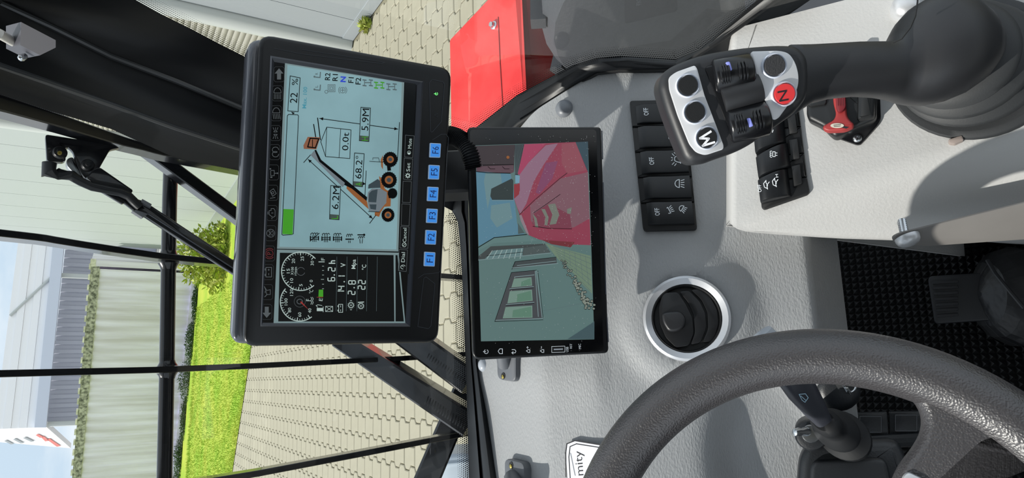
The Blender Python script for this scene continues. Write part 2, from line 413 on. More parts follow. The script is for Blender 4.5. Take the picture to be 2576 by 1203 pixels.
# --- shrub and weeds
m_leaf = mat('leaf', (130, 155, 45), .7, var=.4, vscale=6, rgb2=(180, 180, 92)); m_leafd = mat('leaf_dark', (52, 84, 34), .8)
def bush(name, c, r, n, m, label, sz=.05, cat='shrub', seed=1):
    q = random.Random(seed); b = MB(); c = V(c)
    for i in range(n):
        d = V((q.gauss(0, 1), q.gauss(0, 1), abs(q.gauss(0, 1)))); d.normalize(); p = c + V((d.x*r[0], d.y*r[1], d.z*r[2]))*q.random()**.4
        a = V((q.uniform(-1, 1), q.uniform(-1, 1), q.uniform(-.3, 1))).normalized(); s2 = a.cross(V((q.random(), q.random(), q.random()))).normalized()
        b.add([p, p+a*sz+s2*sz*.4, p+a*sz*2, p+a*sz-s2*sz*.4], [(0, 1, 2, 3)])
    o = mk(name, b, m, sharp=0, loc=c); return tag(o, label, cat)
bc = gz(590, 625); bush('leafy_shrub', (bc.x, bc.y+1.2, 0), (.75, .6, 1.0), 1600, m_leaf, 'yellow-green leafy shrub at the far foot of the white hall wall', .07)
bush('grass_tuft', gz(930, 42)-V((.1, 0, 0)), (.06, .09, .10), 160, m_leaf, 'small green weed tuft at the wall foot beside the paving', .03, 'weed', 4)
for j in range(7):
    p = pR + ux*(.9+j*1.1) + nx_*.30; bush('dark_weed', (p.x, p.y, 0), (.62, .10, .14+.08*(j % 3)), 900, m_leafd, 'low dark weeds at the container foot, %s from the shrub end' % ['first', 'second', 'third', 'fourth', 'fifth', 'sixth', 'seventh'][j], .03, 'weed', 20+j)['group'] = 'weeds at the container foot'
# ================================================================== CAB SHELL
m_blk = mat('black_trim', (17, 19, 22), .4, spec=.35, bump=.15, bscale=900, bdist=.0002)
m_rub = mat('black_rubber', (16, 17, 19), .55)
m_gloss = mat('gloss_black_paint', (10, 12, 16), .22, coat=.4, spec=.35)
m_frit = mat('frit', (9, 10, 12), .45)
m_glass = bpy.data.materials.new('glass'); m_glass.use_nodes = True; t_ = m_glass.node_tree; t_.nodes.clear()
o_ = t_.nodes.new('ShaderNodeOutputMaterial'); mx = t_.nodes.new('ShaderNodeMixShader'); tr = t_.nodes.new('ShaderNodeBsdfTransparent'); gl = t_.nodes.new('ShaderNodeBsdfGlossy')
tr.inputs[0].default_value = (.965, .975, .97, 1); gl.inputs['Roughness'].default_value = .02; fr = t_.nodes.new('ShaderNodeFresnel'); fr.inputs[0].default_value = 1.5
ge = t_.nodes.new('ShaderNodeNewGeometry'); mi = t_.nodes.new('ShaderNodeMix'); mi.inputs[2].default_value = 1.5; mi.inputs[3].default_value = 1/1.5
t_.links.new(ge.outputs['Backfacing'], mi.inputs[0]); t_.links.new(mi.outputs[0], fr.inputs[0])
t_.links.new(fr.outputs[0], mx.inputs[0]); t_.links.new(tr.outputs[0], mx.inputs[1]); t_.links.new(gl.outputs[0], mx.inputs[2]); t_.links.new(mx.outputs[0], o_.inputs[0])
# dashboard shelf / face planes
DN = V((0, -.7071, .7071)); D0 = at(1725, 800, .70)
dash = Pl(D0, DN)
ridge = dash.at(1500, 700)
shelfN = V((0, -math.sin(math.radians(29)), math.cos(math.radians(29)))); shelf = Pl(ridge, shelfN)
r2 = shelf.at(1368, 1000); stripN = V((0, -math.sin(math.radians(5)), math.cos(math.radians(5)))); strip = Pl(r2, stripN)
edge = strip.at(1221, 1050)
YW = edge.y+.035; 
def yw(z):
    h = z-EYE+.22; return YW - (1.0*h*h if h > 0 else 0) 
XS = dash.at(1600, 176).x
fW = lambda P: P.y - yw(P.z)
fS = lambda P: P.x - XS - .01
gW = lambda u, v, off=0: surf(u, v, lambda P: P.y + off - yw(P.z), .2, 4)
gS = lambda u, v: surf(u, v, fS, .1, 6)
print('DASH', D0, 'ridge', ridge, 'edge', edge, 'YW', YW, 'XS', XS)
PIL = [((-70, 200), (-70, 130), (-70, -40), (230, -70)), ((0, 238), (0, 165), (0, 5), (340, 0)), ((125, 279), (130, 210), (130, 68), (405, 36)),
       ((279, 324), (279, 262), (279, 142), (480, 73)), ((444, 399), (444, 322), (444, 205), (550, 110)), ((603, 429), (600, 372), (603, 270), (625, 148)),
       ((850, 475), (850, 430), (850, 340), (860, 225)), ((1110, 516), (1105, 480), (1060, 420), (1060, 300)), ((1140, 532), (1160, 500), (1180, 440), (1180, 335))]
G = []
for a, b, c, d_ in PIL:
    pw, ps = gW(*a), gS(*d_); dw, ds = (pw-C0).dot(FW), (ps-C0).dot(FW)
    row = [pw]
    seq = [(a, 0), (b, .36), (c, .72), (d_, 1)]
    for (q0, k0), (q1, k1) in zip(seq[:-1], seq[1:]):
        for j in range(1, 4):
            f_ = j/3; u, v = q0[0]+(q1[0]-q0[0])*f_, q0[1]+(q1[1]-q0[1])*f_; k = k0+(k1-k0)*f_
            t = dw+(ds-dw)*k
            bulge = .02*math.sin(math.pi*k)
            if k in (k1,) and k1 < 1: bulge += .008
            row.append(at(u, v, t-bulge))
    row[-1] = ps; G.append(row)
mb = MB(); mb.grid(G); pill = mk('trim_1', mb, m_blk, sharp=60, kind='structure'); fixn(pill); tag(pill, 'black moulded front pillar of the cab between windscreen and side window')
for idx, nm in ((3, 'a'), (6, 'b')):
    mb = MB(); mb.tube([r[idx]+(C0-r[idx]).normalized()*.002 for r in G], .0028, 8); mk('rubber_lip', mb, mat('lip_rubber', (52, 54, 56), .3), pill)
# windscreen glass with black printed border
WB = [(1140, 533), (1152, 552), (1158, 600), (1164, 700), (1168, 800), (1174, 950), (1181, 1203), (1185, 1330), (1192, 1700)]      # bottom limit of clear glass
WT = [p[0] for p in PIL]
mb = MB(); xs_ = [i/14 for i in range(15)]; xL = -.62
zb, zt_ = edge.z-.03, EYE+.42
cols = []
for i in range(15):
    x = xL + (gW(1140, 533).x+.03-xL)*i/14; cols.append([V((x, yw(z), z)) for z in [zb+(zt_-zb)*j/14 for j in range(15)]])
mb.grid(cols); win = mk('window_1', mb, m_glass, sharp=60, kind='structure'); tag(win, 'clear front windscreen with dotted black border')
mb = MB(); 
def dots(mb, curve, hit, nrm, sign, rows=7, pitch=5.2, r0=2.6, step=4.6):
    pts = []
    for (a, b) in zip(curve[:-1], curve[1:]):
        L_ = math.hypot(b[0]-a[0], b[1]-a[1]); n = max(1, int(L_/pitch))
        for i in range(n): pts.append(((a[0]+(b[0]-a[0])*i/n, a[1]+(b[1]-a[1])*i/n), ((b[1]-a[1])/L_*sign, -(b[0]-a[0])/L_*sign), ((b[0]-a[0])/L_, (b[1]-a[1])/L_)))
    for i, (p, n_, t) in enumerate(pts):
        for r in range(rows):
            rad = r0*(1-r/rows*.75); q = (p[0]+n_[0]*(r*step+1)+t[0]*(pitch/2 if r % 2 else 0), p[1]+n_[1]*(r*step+1)+t[1]*(pitch/2 if r % 2 else 0))
            C = hit(*q); d = (C-C0).dot(FW); 
            N_ = nrm; X = N_.cross(V((0, 0, 1))).normalized(); Y = X.cross(N_); R_ = rad*d/F; C = C-N_*(-.0006)
            mb.add([C+X*R_*math.cos(k*1.0472)+Y*R_*math.sin(k*1.0472) for k in range(6)], [(0, 1, 2, 3, 4, 5)])
dots(mb, WB, gW, V((0, -1, 0)), -1); dots(mb, WT[:-1][::-1], gW, V((0, -1, 0)), -1, rows=5)
mk('frit_dots', mb, m_frit, win, 'band of small black printed dots', sharp=0, kind='stuff')
# black lower windscreen frame
BF = [(1190, 540), (1193, 700), (1201, 910), (1221, 1050), (1243, 1203), (1256, 1290), (1318, 1700)]
def lerpc(c, v):
    for a, b in zip(c[:-1], c[1:]):
        if (v-a[1])*(v-b[1]) <= 0: t = (v-a[1])/(b[1]-a[1]) if b[1] != a[1] else 0; return a[0]+(b[0]-a[0])*t
    return c[-1][0]
G = []
for v in (500, 533, 560, 620, 700, 800, 910, 980, 1050, 1130, 1203, 1300, 1420, 1560, 1700):
    ub = lerpc(BF, max(v, 541)); uw = lerpc(WB, max(v, 534)) if v > 534 else 1140
    a = gW(uw-2, v); a.y -= .003; e_ = strip.at(ub, v); um = lambda k: uw+(ub-uw)*k
    da, de = (a-C0).dot(FW), (e_-C0).dot(FW)
    G.append([gW(uw-2, v)+V((0, -.001, 0)), at(um(.15), v, da-.006), at(um(.42), v, (da*.6+de*.4)-.012), at(um(.5), v, (da*.55+de*.45)-.004), at(um(.6), v, da*.4+de*.6-.014), at(um(.85), v, da*.2+de*.8-.016), at(um(1), v, de-.006), e_-V((0, 0, .02))])
mb = MB(); mb.grid(G); o = fixn(mk('trim_2', mb, m_blk, sharp=50, kind='structure')); tag(o, 'black rubber-edged lower frame of the windscreen')
# side window
mb = MB(); SB = [(1180, 335), (1300, 240), (1440, 165), (1500, 146), (1560, 141), (1700, 149), (1760, 125), (1905, 0), (1990, -70)]
ys = [gS(*p) for p in SB]
zl = min(p.z for p in ys)-.02
mb.grid([[V((XS+.01, y, z)) for z in (zl, EYE+.4)] for y in (-.1, YW)])
win2 = mk('window_2', mb, m_glass, sharp=0, kind='structure'); tag(win2, 'clear right side window with dotted black border')

mb = MB(); dots(mb, SB, gS, V((-1, 0, 0)), 1, rows=6)
ST = [p[3] for p in PIL]; dots(mb, ST, gS, V((-1, 0, 0)), 1, rows=7)
mk('frit_dots', mb, m_frit, win2, 'band of small black printed dots', sharp=0, kind='stuff')
# side rail under the side window
SBi = [(1190, 420), (1310, 312), (1505, 184), (1560, 178), (1630, 178), (1700, 176), (1790, 118), (1960, 0), (2060, -70)]
SBo = [(1180, 335), (1300, 240), (1440, 165), (1500, 146), (1560, 141), (1700, 149), (1760, 125), (1905, 0), (1990, -70)]
CN = V((0, -.5, .866)); CP0 = at(1960, 430, .64); con = Pl(CP0, CN)
G = []
for (a, b) in zip(SBo, SBi):
    pa = gS(*a); inner = dash.at(*b) if b[0] > 1500 else (shelf.at(*b) if b[0] > 1400 else strip.at(*b))
    if b[0] > 1750: inner = con.at(*b)
    row = []
    for k in (0, .3, .6, .8, 1):
        u, v = a[0]+(b[0]-a[0])*k, a[1]+(b[1]-a[1])*k; t = (pa-C0).dot(FW)*(1-k)+(inner-C0).dot(FW)*k
        row.append(at(u, v, t-(.008 if 0 < k < 1 else 0)))
    row.append(row[-1]-V((0, 0, .03))); G.append(row)
mb = MB(); mb.grid(G); o = fixn(mk('trim_3', mb, m_blk, sharp=60, kind='structure')); tag(o, 'black sill along the foot of the right side window')
mb = MB(); mb.tube([r[4]+V((0, 0, .002)) for r in G], .003, 8); mk('rubber_lip', mb, m_rub, o)

# roof, rear wall and door panel of the cab, all out of the picture
m_lining = mat('cab_lining', (120, 120, 118), .8)
X3 = (V((1,0,0)), V((0,1,0)), V((0,0,1)))
o = mk('ceiling', MB().box((-.13, -.12, EYE+.50), X3, (.47, .62, .015)), m_lining, kind='structure')
o = mk('wall_rear', MB().box((-.13, -.76, EYE-.25), X3, (.47, .015, .78)), m_lining, kind='structure')
o = mk('wall_left', MB().box((-.64, -.05, EYE-.80), X3, (.015, .85, .32)), m_lining, kind='structure')
# ================================================================== DASHBOARD
m_dash = mat('dash_plastic', (150, 152, 154), .55, bump=.55, bscale=270, bdist=.0013, stretch=(1.0, 2.2, 2.2))
m_cons = mat('console_plastic', (184, 184, 183), .55, bump=.45, bscale=420, bdist=.0006)
m_cap = mat('grey_cap', (172, 178, 186), .3); m_silver = mat('silver', (205, 207, 210), .35, metal=.5); m_zinc = mat('zinc', (200, 204, 208), .25, metal=1)
m_brass = mat('brass', (190, 170, 90), .3, metal=1)
# profile (y,z) down the dash, plus how far right each station reaches
sy = lambda P: (P.y, P.z)
prof = []
pe = edge + V((0, .0, 0)); P1 = strip.at(1352, 1000); P2 = shelf.at(1400, 1000); P3 = ridge
low = dash.at(2052, 740)
def bez(a, b, c, n=5): return [tuple(((a[k]*(1-t)**2+b[k]*2*t*(1-t)+c[k]*t*t) for k in (0, 1))) for t in [i/n for i in range(n+1)]]
lerp2 = lambda a, b, t: (a[0]+(b[0]-a[0])*t, a[1]+(b[1]-a[1])*t)
e2, p1, p3, lo = (pe.y+.012, strip.at(1221, 1050).z+.001), sy(r2), sy(P3), sy(low)
S = [lerp2(e2, p1, i/7) for i in range(8)][:-1]
S += bez(lerp2(p1, e2, .12), p1, lerp2(p1, p3, .15), 4)
S += [lerp2(p1, p3, t) for t in (.3, .45, .6)]
S += bez(lerp2(p1, p3, .72), p3, lerp2(p3, lo, .10), 6)
S += [lerp2(p3, lo, .10+.84*i/90) for i in range(1, 91)]
S += bez(lerp2(p3, lo, .965), lo, (lo[0]+.012, lo[1]-.02), 5) + [(lo[0]+.03, lo[1]-.09)]
xc = dash.at(1508, 183).x; c0 = strip.at(1225, 430); 
vc = dash.at(1727, 801)
def xr(y):
    yc = dash.at(1508, 183).y; ye = pe.y
    return xc if y < yc else xc - (xc-c0.x)*min(1, (y-yc)/(ye-yc))
G = []
for (y, z) in S:
    row = []
    for j in range(181):
        x = -.62 + (xr(y)+.62)*j/180; P = V((x, y, z))
        # raised moulded collar round the air vent
        d = (P-vc); d -= DN*d.dot(DN); r = d.length
        h = .010*(1/(1+math.exp((r-.066)/.006))) - .022/(1+math.exp((r-.038)/.0015)) if y < ridge.y+.03 else 0
        # recess sweeping to the steering column
        q = dash.loc(1960, 1150); lx, ly = (P-dash.o).dot(dash.x), (P-dash.o).dot(dash.y)
        rr_ = math.hypot((lx-q[0])/1.6, ly-q[1]); 
        if y < ridge.y: h -= .03/(1+math.exp((rr_-.055)/.008))
        # soft dimple on the shelf round the screen foot
        if y > ridge.y: h += .004*math.exp(-((x-strip.at(1290, 930).x)**2)/.0012)
        nn = DN if y < ridge.y else V((0, 0, 1)); row.append(P+nn*h)
    G.append(row)
mb = MB(); mb.grid(G)
db = thing('dashboard', (0, lo[0]+.1, lo[1]-.1), 'light grey leather-grained moulded dashboard below the windscreen', 'dashboard')
fixn(mk('dashboard_cover', mb, m_dash, db, sharp=50))
# round push caps on the trim
def cap(pl, u, v, r, m, label, h=.006, name='push_cap'):
    d = pl.depth(u, v); R = r*d/F; c = pl.at(u, v, h*.5); c = pl.at(u, v, 0)
    b = MB(); b.lathe(c, pl.n, [(R*1.05, -.002), (R*1.05, .001), (R*.95, h*.55), (R*.7, h*.85), (R*.35, h), (R*.01, h*1.02)], 20)
    o = fixn(mk(name, b, m, sharp=50)); return tag(o, label, 'cap')
cap(strip, 1220, 919, 17, m_cap, 'pale round push cap at the windscreen foot left of the lower screen', .008)
cap(shelf, 1420, 274, 22, mat('dull_cap', (112, 116, 122), .4), 'grey round push cap on the dashboard corner under the side window', .008)
# foot brackets with screws
m_brk = mat('bracket_plastic', (92, 95, 100), .4)
def bracket(pts, sc, rod, label):
    sp = strip
    t = thing('mounting_bracket', sp.at(*pts[0]), label, 'bracket', None)
    b = MB(); b.prism(sp, pts, -.002, .010, bev=.0025, rad=[.001, .009, .009, .001]); fixn(mk('foot_plate', b, m_brk, t))
    b = MB(); c = sp.at(*sc, .0102); b.lathe(c, sp.n, [(.0038, -.0002), (.0038, .0004), (.0001, .0004)], 14); fixn(mk('screw_recess', b, m_rub, t))
    b = MB(); b.lathe(c+V((-.001, 0, 0)), sp.n, [(.0022, .0002), (.0022, .0012), (.0012, .0016), (.0001, .0016)], 12); fixn(mk('screw', b, m_brass, t, 'small brass screw'))
    b = MB(); A, B, ra = rod; b.tube([sp.at(*A, .008), sp.at(*B, .03)], ra, 12); mk('support_rod', b, m_brk, t); return t
bracket([(1247, 860), (1250, 955), (1297, 962), (1297, 860)], (1266, 946), ((1272, 915), (1255, 850), [.010, .006]), 'dark grey bracket foot with brass screw, partly behind the lower screen')
bracket([(1269, 1215), (1267, 1153), (1318, 1165), (1318, 1215)], (1286, 1171), ((1292, 1203), (1296, 1260), [.011, .012]), 'dark grey bracket foot with brass screw, near the white sticker')
# sticker
m_stk = mat('sticker_white', (238, 240, 250), .4); m_ink = mat('ink', (24, 24, 30), .6)
spl = Pl(shelf.at(1470, 1150)+shelf.n*.004, shelf.n)
spl = dash if False else spl
mb = MB(); pts = [(1423, 1140), (1426, 1116), (1446, 1108), (1560, 1128), (1560, 1290), (1436, 1290)]; mb.prism(spl, pts, -.0015, .0004, rad=.004)
st = mk('paper_sticker', mb, m_stk, sharp=30); tag(st, 'white printed paper sticker on the dashboard shelf behind the steering wheel', 'sticker')
mb = MB(); mb.stroke(spl, [(1424, 1200), (1423, 1140), (1426, 1117), (1446, 1109), (1520, 1121)], 3, .0005)
mb.stroke(spl, [(1436, 1230), (1431, 1150), (1434, 1124), (1450, 1117), (1520, 1128)], 2.5, .0005)
text(mb, spl, 'mity', (1468, 1196), (1463, 1134), 18, .0005)
rg = random.Random(5)
for i in range(26): mb.stroke(spl, [(1434+i*.45, 1140+i*2.2), (1437+i*.45, 1142+i*2.2)], .8, .0005)
mk('print', mb, m_ink, st, 'black lettering and border', sharp=0)
# ================================================================== SIDE CONSOLE
def cedge(u):
    T = [(1740, 430), (1790, 520), (1835, 560), (1850, 575), (1880, 584), (1950, 590), (2100, 600), (2250, 605), (2400, 598), (2600, 580), (2760, 565)]
    for a, b in zip(T[:-1], T[1:]):
        if a[0] <= u <= b[0]: return a[1]+(b[1]-a[1])*(u-a[0])/(b[0]-a[0])
def cridge(u): return 575+(u-1850)*(-.33) if u > 1850 else 560
G = []
us = [1835, 1838, 1845, 1855, 1875, 1900, 1950, 2000, 2060, 2120, 2180, 2250, 2320, 2400, 2480, 2560, 2640, 2740]
for u in us:
    row = []; vb = cedge(u); vr = min(cridge(u), vb-18); vt = 60 if u < 1900 else -40
    if u == 1835: hh = -.012
    elif u == 1838: hh = -.004
    else: hh = 0
    p0 = con.at(u, vt, hh); x0 = XS+.004; row.append(V((x0, p0.y, p0.z-.0)))
    for k in range(0, 13): 
        v = vt+(vr-vt)*k/12; P = con.at(u, v, hh)
        if P.x > x0-.002: P = V((x0-.002, P.y, P.z))
        row.append(P)
    drop = .0+.045*min(1, max(0, (u-1850)/500))
    for k in (.15, .3, .5, .7, .85): row.append(con.at(u, vr+(vb-vr)*k, hh - drop*k))
    a = con.at(u, vb-6, hh-drop); b_ = con.at(u, vb, hh-drop-.006); row += [a, b_, b_+V((.004, 0, -.02)), b_+V((.012, 0, -.06)), b_+V((.03, .01, -.5))]
    G.append(row)
front = [P+V((0, .015, -.012)) for P in G[0]]; front2 = [P+V((0, .02, -.6)) for P in G[0]]
mb = MB(); mb.grid([front2, front]+G)
cs = thing('side_console', G[5][5]-V((0, 0, .5)), 'pale grey grained side console carrying the joystick, at the right', 'console')
fixn(mk('console_cover', mb, m_cons, cs, sharp=60))
# metal flap along the console flank
m_flap = mat('flap_paint', (128, 125, 122), .45, var=.15, vscale=12)
fpn = V((-.80, -.45, .40)).normalized(); flp = Pl(con.at(2285, 600, -.03)+V((-.024, -.010, .006)), fpn)
fl = thing('console_flap', flp.at(2400, 590)-V((0, 0, .1)), 'thin grey metal flap held by a domed screw on the console flank', 'panel')
mb = MB(); mb.prism(flp, [(2243, 598), (2262, 588), (2576, 511), (2740, 470), (2740, 592), (2576, 603), (2330, 620), (2250, 613)], -.0016, 0, bev=.0004, rad=.003); fixn(mk('flap_plate', mb, m_flap, fl))
mb = MB(); d = flp.depth(2282, 600); c = flp.at(2282, 598); mb.lathe(c, V((-.92, -.30, -.05)), [(.0098, -.001), (.0098, .001), (.009, .004), (.007, .0062), (.0035, .0075), (.0001, .008)], 20); fixn(mk('domed_screw', mb, m_silver, fl, 'shiny domed silver screw'))
mb = MB(); a = flp.at(2276, 592); b = flp.at(2269, 558, -.02)
mb.lathe(a, (b-a), [(.0028 + (.0008 if i % 2 else 0), i*.0014) for i in range(16)], 10); fixn(mk('screw_thread', mb, m_zinc, fl))
cap(Pl(con.o+con.n*.002, con.n), 2278, 22, 33, m_silver, 'domed silver cap on the console behind the joystick grip', .012)
# ================================================================== DASH TOP WORDS: rocker switches
m_sw = mat('switch_black', (22, 24, 27), .38, bump=.12, bscale=1500, bdist=.0001); m_swf = mat('switch_frame', (17, 18, 20), .5, bump=.2, bscale=1200, bdist=.0001)
m_wht = mat('symbol_white', (225, 230, 235), .6)
def rocker(pl, quad, parent, base, hs, label=None, rad=.003):
    """quad: px corners top-left.. order: [u-small v-big, u-small v-small, u-big v-small, u-big v-big]"""
    c = [pl.loc(u, v, base+max(hs)) for u, v in quad]; n = len(hs); R = []
    prof = []
    for i, h in enumerate(hs):
        t = i/(n-1); a = lerp2(c[0], c[3], t); b = lerp2(c[1], c[2], t); sh = .0012 if i in (0, n-1) else 0
        d = ((b[0]-a[0]), (b[1]-a[1])); L_ = math.hypot(*d); e = (d[0]/L_, d[1]/L_)
        row = []
        for k, dz in ((0, None), (0, -.0016), (.0008, -.0003), (.0022, 0), (L_/2, .0003), (L_-.0022, 0), (L_-.0008, -.0003), (L_, -.0016), (L_, None)):
            z = base-.002 if dz is None else base+h+dz-sh
            row.append(pl.pt(a[0]+e[0]*k, a[1]+e[1]*k, z))
        R.append(row)
    f0 = [pl.pt(*((p-pl.o).dot(pl.x), (p-pl.o).dot(pl.y)), base-.002) for p in R[0]]; f1 = [pl.pt(*((p-pl.o).dot(pl.x), (p-pl.o).dot(pl.y)), base-.002) for p in R[-1]]
    b = MB(); b.grid([f0]+R+[f1]); return fixn(mk('rocker_switch', b, m_sw, parent, label, sharp=40))
s1 = Pl(dash.o+DN*.0, DN)
sp1 = thing('switch_panel', s1.at(1665, 420), 'black panel of five rocker switches on the dashboard, left of the joystick head', 'switch panel')
vb_ = [252, 320, 383, 447, 511, 582]
uL = lambda v: 1583+(v-252)*35/330; uR = lambda v: 1722+(v-252)*32/330
for i in range(5):
    a, b = vb_[i]+.8, vb_[i+1]-.8
    mb = MB(); mb.prism(s1, [(uL(b), b), (uL(a), a), (uR(a), a-3), (uR(b), b-3)], -.002, .0055, bev=.0012, rad=[.004 if i == 4 else .0004, .004 if i == 0 else .0004]*1+[.004 if i == 0 else .0004, .004 if i == 4 else .0004]); fixn(mk('mounting_frame', mb, m_swf, sp1))
RK = [[(1602, 309), (1598, 262), (1715, 252), (1720, 304)], [(1608, 371), (1604, 316), (1721, 311), (1727, 366)], [(1614, 436), (1610, 379), (1727, 373), (1733, 431)],
      [(1622, 499), (1617, 444), (1734, 438), (1740, 496)], [(1630, 564), (1625, 508), (1740, 503), (1747, 562)]]
rk = [rocker(s1, q, sp1, .0055, [.0035, .0058, .0052, .0042, .0035, .0032, .0036, .0046]) for q in RK]
spz = .0118
def sym(parent, pl, fn, z, name='symbol', m=None):
    b = MB(); fn(b, pl, z); return mk(name, b, m or m_wht, parent, sharp=0)
def lamp_sym(u, v, s=1, tilt=0, rays=4):
    def f(b, pl, z):
        ca, sa = math.cos(tilt), math.sin(tilt); T = lambda x, y: (u+(x*ca-y*sa)*s, v+(x*sa+y*ca)*s)
        b.stroke(pl, [T(*p) for p in [(-2, -10), (-2, 10)] + arc(-2, 0, 11, 10, 90, 270, 8)], 2, z, True)
        for k in range(rays): 
            y = -9+18*k/(rays-1); b.stroke(pl, [T(2, y*.8), T(10, y*1.1)], 1.8, z)
    return f
sym(rk[0], s1, lambda b, p, z: text(b, p, 'OFF', (1632, 290), (1630, 271), 12, z, bold=.01), spz)
sym(rk[1], s1, lambda b, p, z: (b.stroke(p, arc(1688, 332, 7, 7, 0, 360, 12), 1.8, z), b.stroke(p, arc(1688, 346, 6, 6, 0, 360, 12), 1.8, z)), spz-.0018)
sym(rk[2], s1, lambda b, p, z: text(b, p, 'OFF', (1646, 414), (1644, 395), 12, z, bold=.01), spz)
def beacon(b, p, z):
    b.stroke(p, [(1711, 409), (1711, 390), (1702, 393), (1697, 396), (1697, 404), (1702, 407)], 1.8, z, True); b.stroke(p, [(1712, 388), (1712, 411)], 2, z)
    for a, c in (((1692, 398), (1689, 396)), ((1692, 402), (1689, 404)), ((1696, 392), (1691, 387)), ((1696, 409), (1691, 414)), ((1701, 389), (1696, 384)), ((1701, 412), (1697, 417))): b.stroke(p, [a, c], 1.6, z)
sym(rk[2], s1, beacon, spz-.0020)
sym(rk[3], s1, lamp_sym(1711, 462, 1.0, 0), spz-.0020)
sym(rk[4], s1, lambda b, p, z: text(b, p, 'OFF', (1660, 542), (1658, 523), 12, z, bold=.01), spz)
sym(rk[4], s1, lamp_sym(1685, 528, .8, -.5), spz-.0020); sym(rk[4], s1, lamp_sym(1718, 526, .75, .55), spz-.0020)
# console panel
s2 = Pl(con.o, CN)
sp2 = thing('switch_panel', s2.at(1970, 420), 'black panel of wedge-shaped rocker switches on the pale console, below the joystick head', 'switch panel')
ed = [((1895, 255), (2003, 235)), ((1897, 330), (2014, 318)), ((1903, 398), (2022, 385)), ((1909, 458), (2029, 445)), ((1916, 530), (2037, 488))]
for i in range(4):
    (a0, a1), (b0, b1) = ed[i], ed[i+1]
    mb = MB(); g = .8; mb.prism(s2, [(b0[0], b0[1]-g), (a0[0], a0[1]+g), (a1[0], a1[1]+g), (b1[0], b1[1]-g)], -.003, .004, bev=.0012, rad=[.004 if i == 3 else .0004, .0004, .0004, .004 if i == 3 else .0004]); fixn(mk('mounting_frame', mb, m_swf, sp2))
SL = [[(1985, 338), (1978, 285), (2000, 282), (2006, 333)], [(1990, 403), (1984, 352), (2006, 348), (2012, 398)], [(1996, 470), (1990, 418), (2013, 413), (2018, 462)]]
for q in SL:
    mb = MB(); mb.prism(s2, q, .002, .0065, bev=.0008, rad=.001); fixn(mk('label_slot', mb, m_swf, sp2))
RL = [[(1898, 382), (1893, 322), (1966, 282), (1972, 350)], [(1906, 445), (1899, 392), (1976, 350), (1984, 412)], [(1911, 507), (1904, 450), (1976, 416), (1985, 487)]]
rl = [rocker(s2, q, sp2, .004, [.0115, .0135, .0140, .014, .0135, .012, .009, .004]) for q in RL]
def dpf(u, v, s=1, bar=0):
    def f(b, p, z):
        for y in (-5, 0, 5): b.stroke(p, arc(u-5*s, v+y*s, 3*s, 3*s, 60, 300, 6), 1.5*s, z)
        b.stroke(p, [(u-1*s, v-6*s), (u-1*s, v+6*s), (u+5*s, v+6*s), (u+5*s, v-6*s)], 1.5*s, z, True)
        b.stroke(p, [(u+7*s, v-3*s), (u+10*s, v-3*s)], 1.5*s, z); b.stroke(p, [(u+7*s, v+3*s), (u+10*s, v+3*s)], 1.5*s, z)
        if bar: b.stroke(p, [(u-9*s, v-9*s), (u+9*s, v+9*s)], 1.5*s, z)
    return f
def boomsym(u, v):
    def f(b, p, z):
        b.stroke(p, [(u, v-10), (u-6, v-2), (u-4, v+7), (u+2, v+10), (u+4, v+2), (u, v-4)], 1.8, z, True); b.stroke(p, [(u+4, v+12), (u+2, v+2), (u+8, v-6)], 1.8, z)
    return f
zt2 = .0188
sym(rl[0], s2, lambda b, p, z: (b.stroke(p, [(1940, 325), (1938, 334)], 1.6, z), b.stroke(p, [(1945, 327), (1943, 333)], 1.6, z)), zt2)
sym(rl[1], s2, dpf(1945, 388, 1.0), zt2)
sym(rl[2], s2, lambda b, p, z: (text(b, p, 'OFF', (1916, 483), (1914, 464), 9, z, bold=.01), text(b, p, 'L', (1934, 452), (1934, 446), 7, z), text(b, p, 'H', (1958, 446), (1957, 438), 7, z)), zt2-.001)
sym(rl[2], s2, boomsym(1927, 464), zt2-.0005); sym(rl[2], s2, boomsym(1949, 458), zt2-.0005)
# ================================================================== AIR VENT
av = thing('air_vent', dash.at(1727, 801), 'round black air vent with a brushed silver ring in the dashboard', 'vent')
vp = Pl(dash.o+DN*.0125, DN); c = vp.at(1727, 801); dpx = vp.depth(1727, 801)/F
mb = MB(); R = 108*dpx; mb.lathe(c, DN, [(R, -.006), (R, .001), (R*.985, .003), (R*.93, .0045), (R*.80, .0018), (R*.785, .0), (R*.78, -.008)], 56)
mb.f = [f for f in mb.f if len(f) == 4]; fixn(mk('silver_ring', mb, mat('brushed_silver', (196, 198, 202), .33, metal=.55, bump=.1, bscale=900, bdist=.0001), av, 'brushed silver ring'))
mb = MB(); r_ = R*.79; mb.lathe(c, DN, [(r_, -.012), (r_, .0008), (r_*.97, .0022), (r_*.94, .0008), (r_*.93, -.004), (.0001, -.004)], 48); fixn(mk('vent_bezel', mb, m_swf, av))
m_vb = mat('vent_plastic', (14, 15, 18), .38)
bp_ = Pl(c, DN)
for pts in ([(1667, 737), (1705, 735), (1725, 765), (1742, 800), (1745, 840), (1733, 870), (1700, 875), (1675, 850), (1660, 815), (1657, 775)],
            [(1708, 734), (1733, 731), (1760, 758), (1775, 790), (1777, 825), (1763, 862), (1737, 868), (1748, 838), (1745, 792), (1730, 760)],
            [(1737, 730), (1762, 725), (1788, 748), (1805, 780), (1808, 815), (1799, 845), (1788, 860), (1767, 862), (1781, 828), (1779, 786), (1764, 755)]):
    mb = MB(); mb.prism(bp_, pts, -.008, .0012 if pts[0][0] < 1700 else (.0002 if pts[0][0] < 1730 else -.0010), bev=.0007, rad=.003); fixn(mk('louver_blade', mb, m_vb, av))
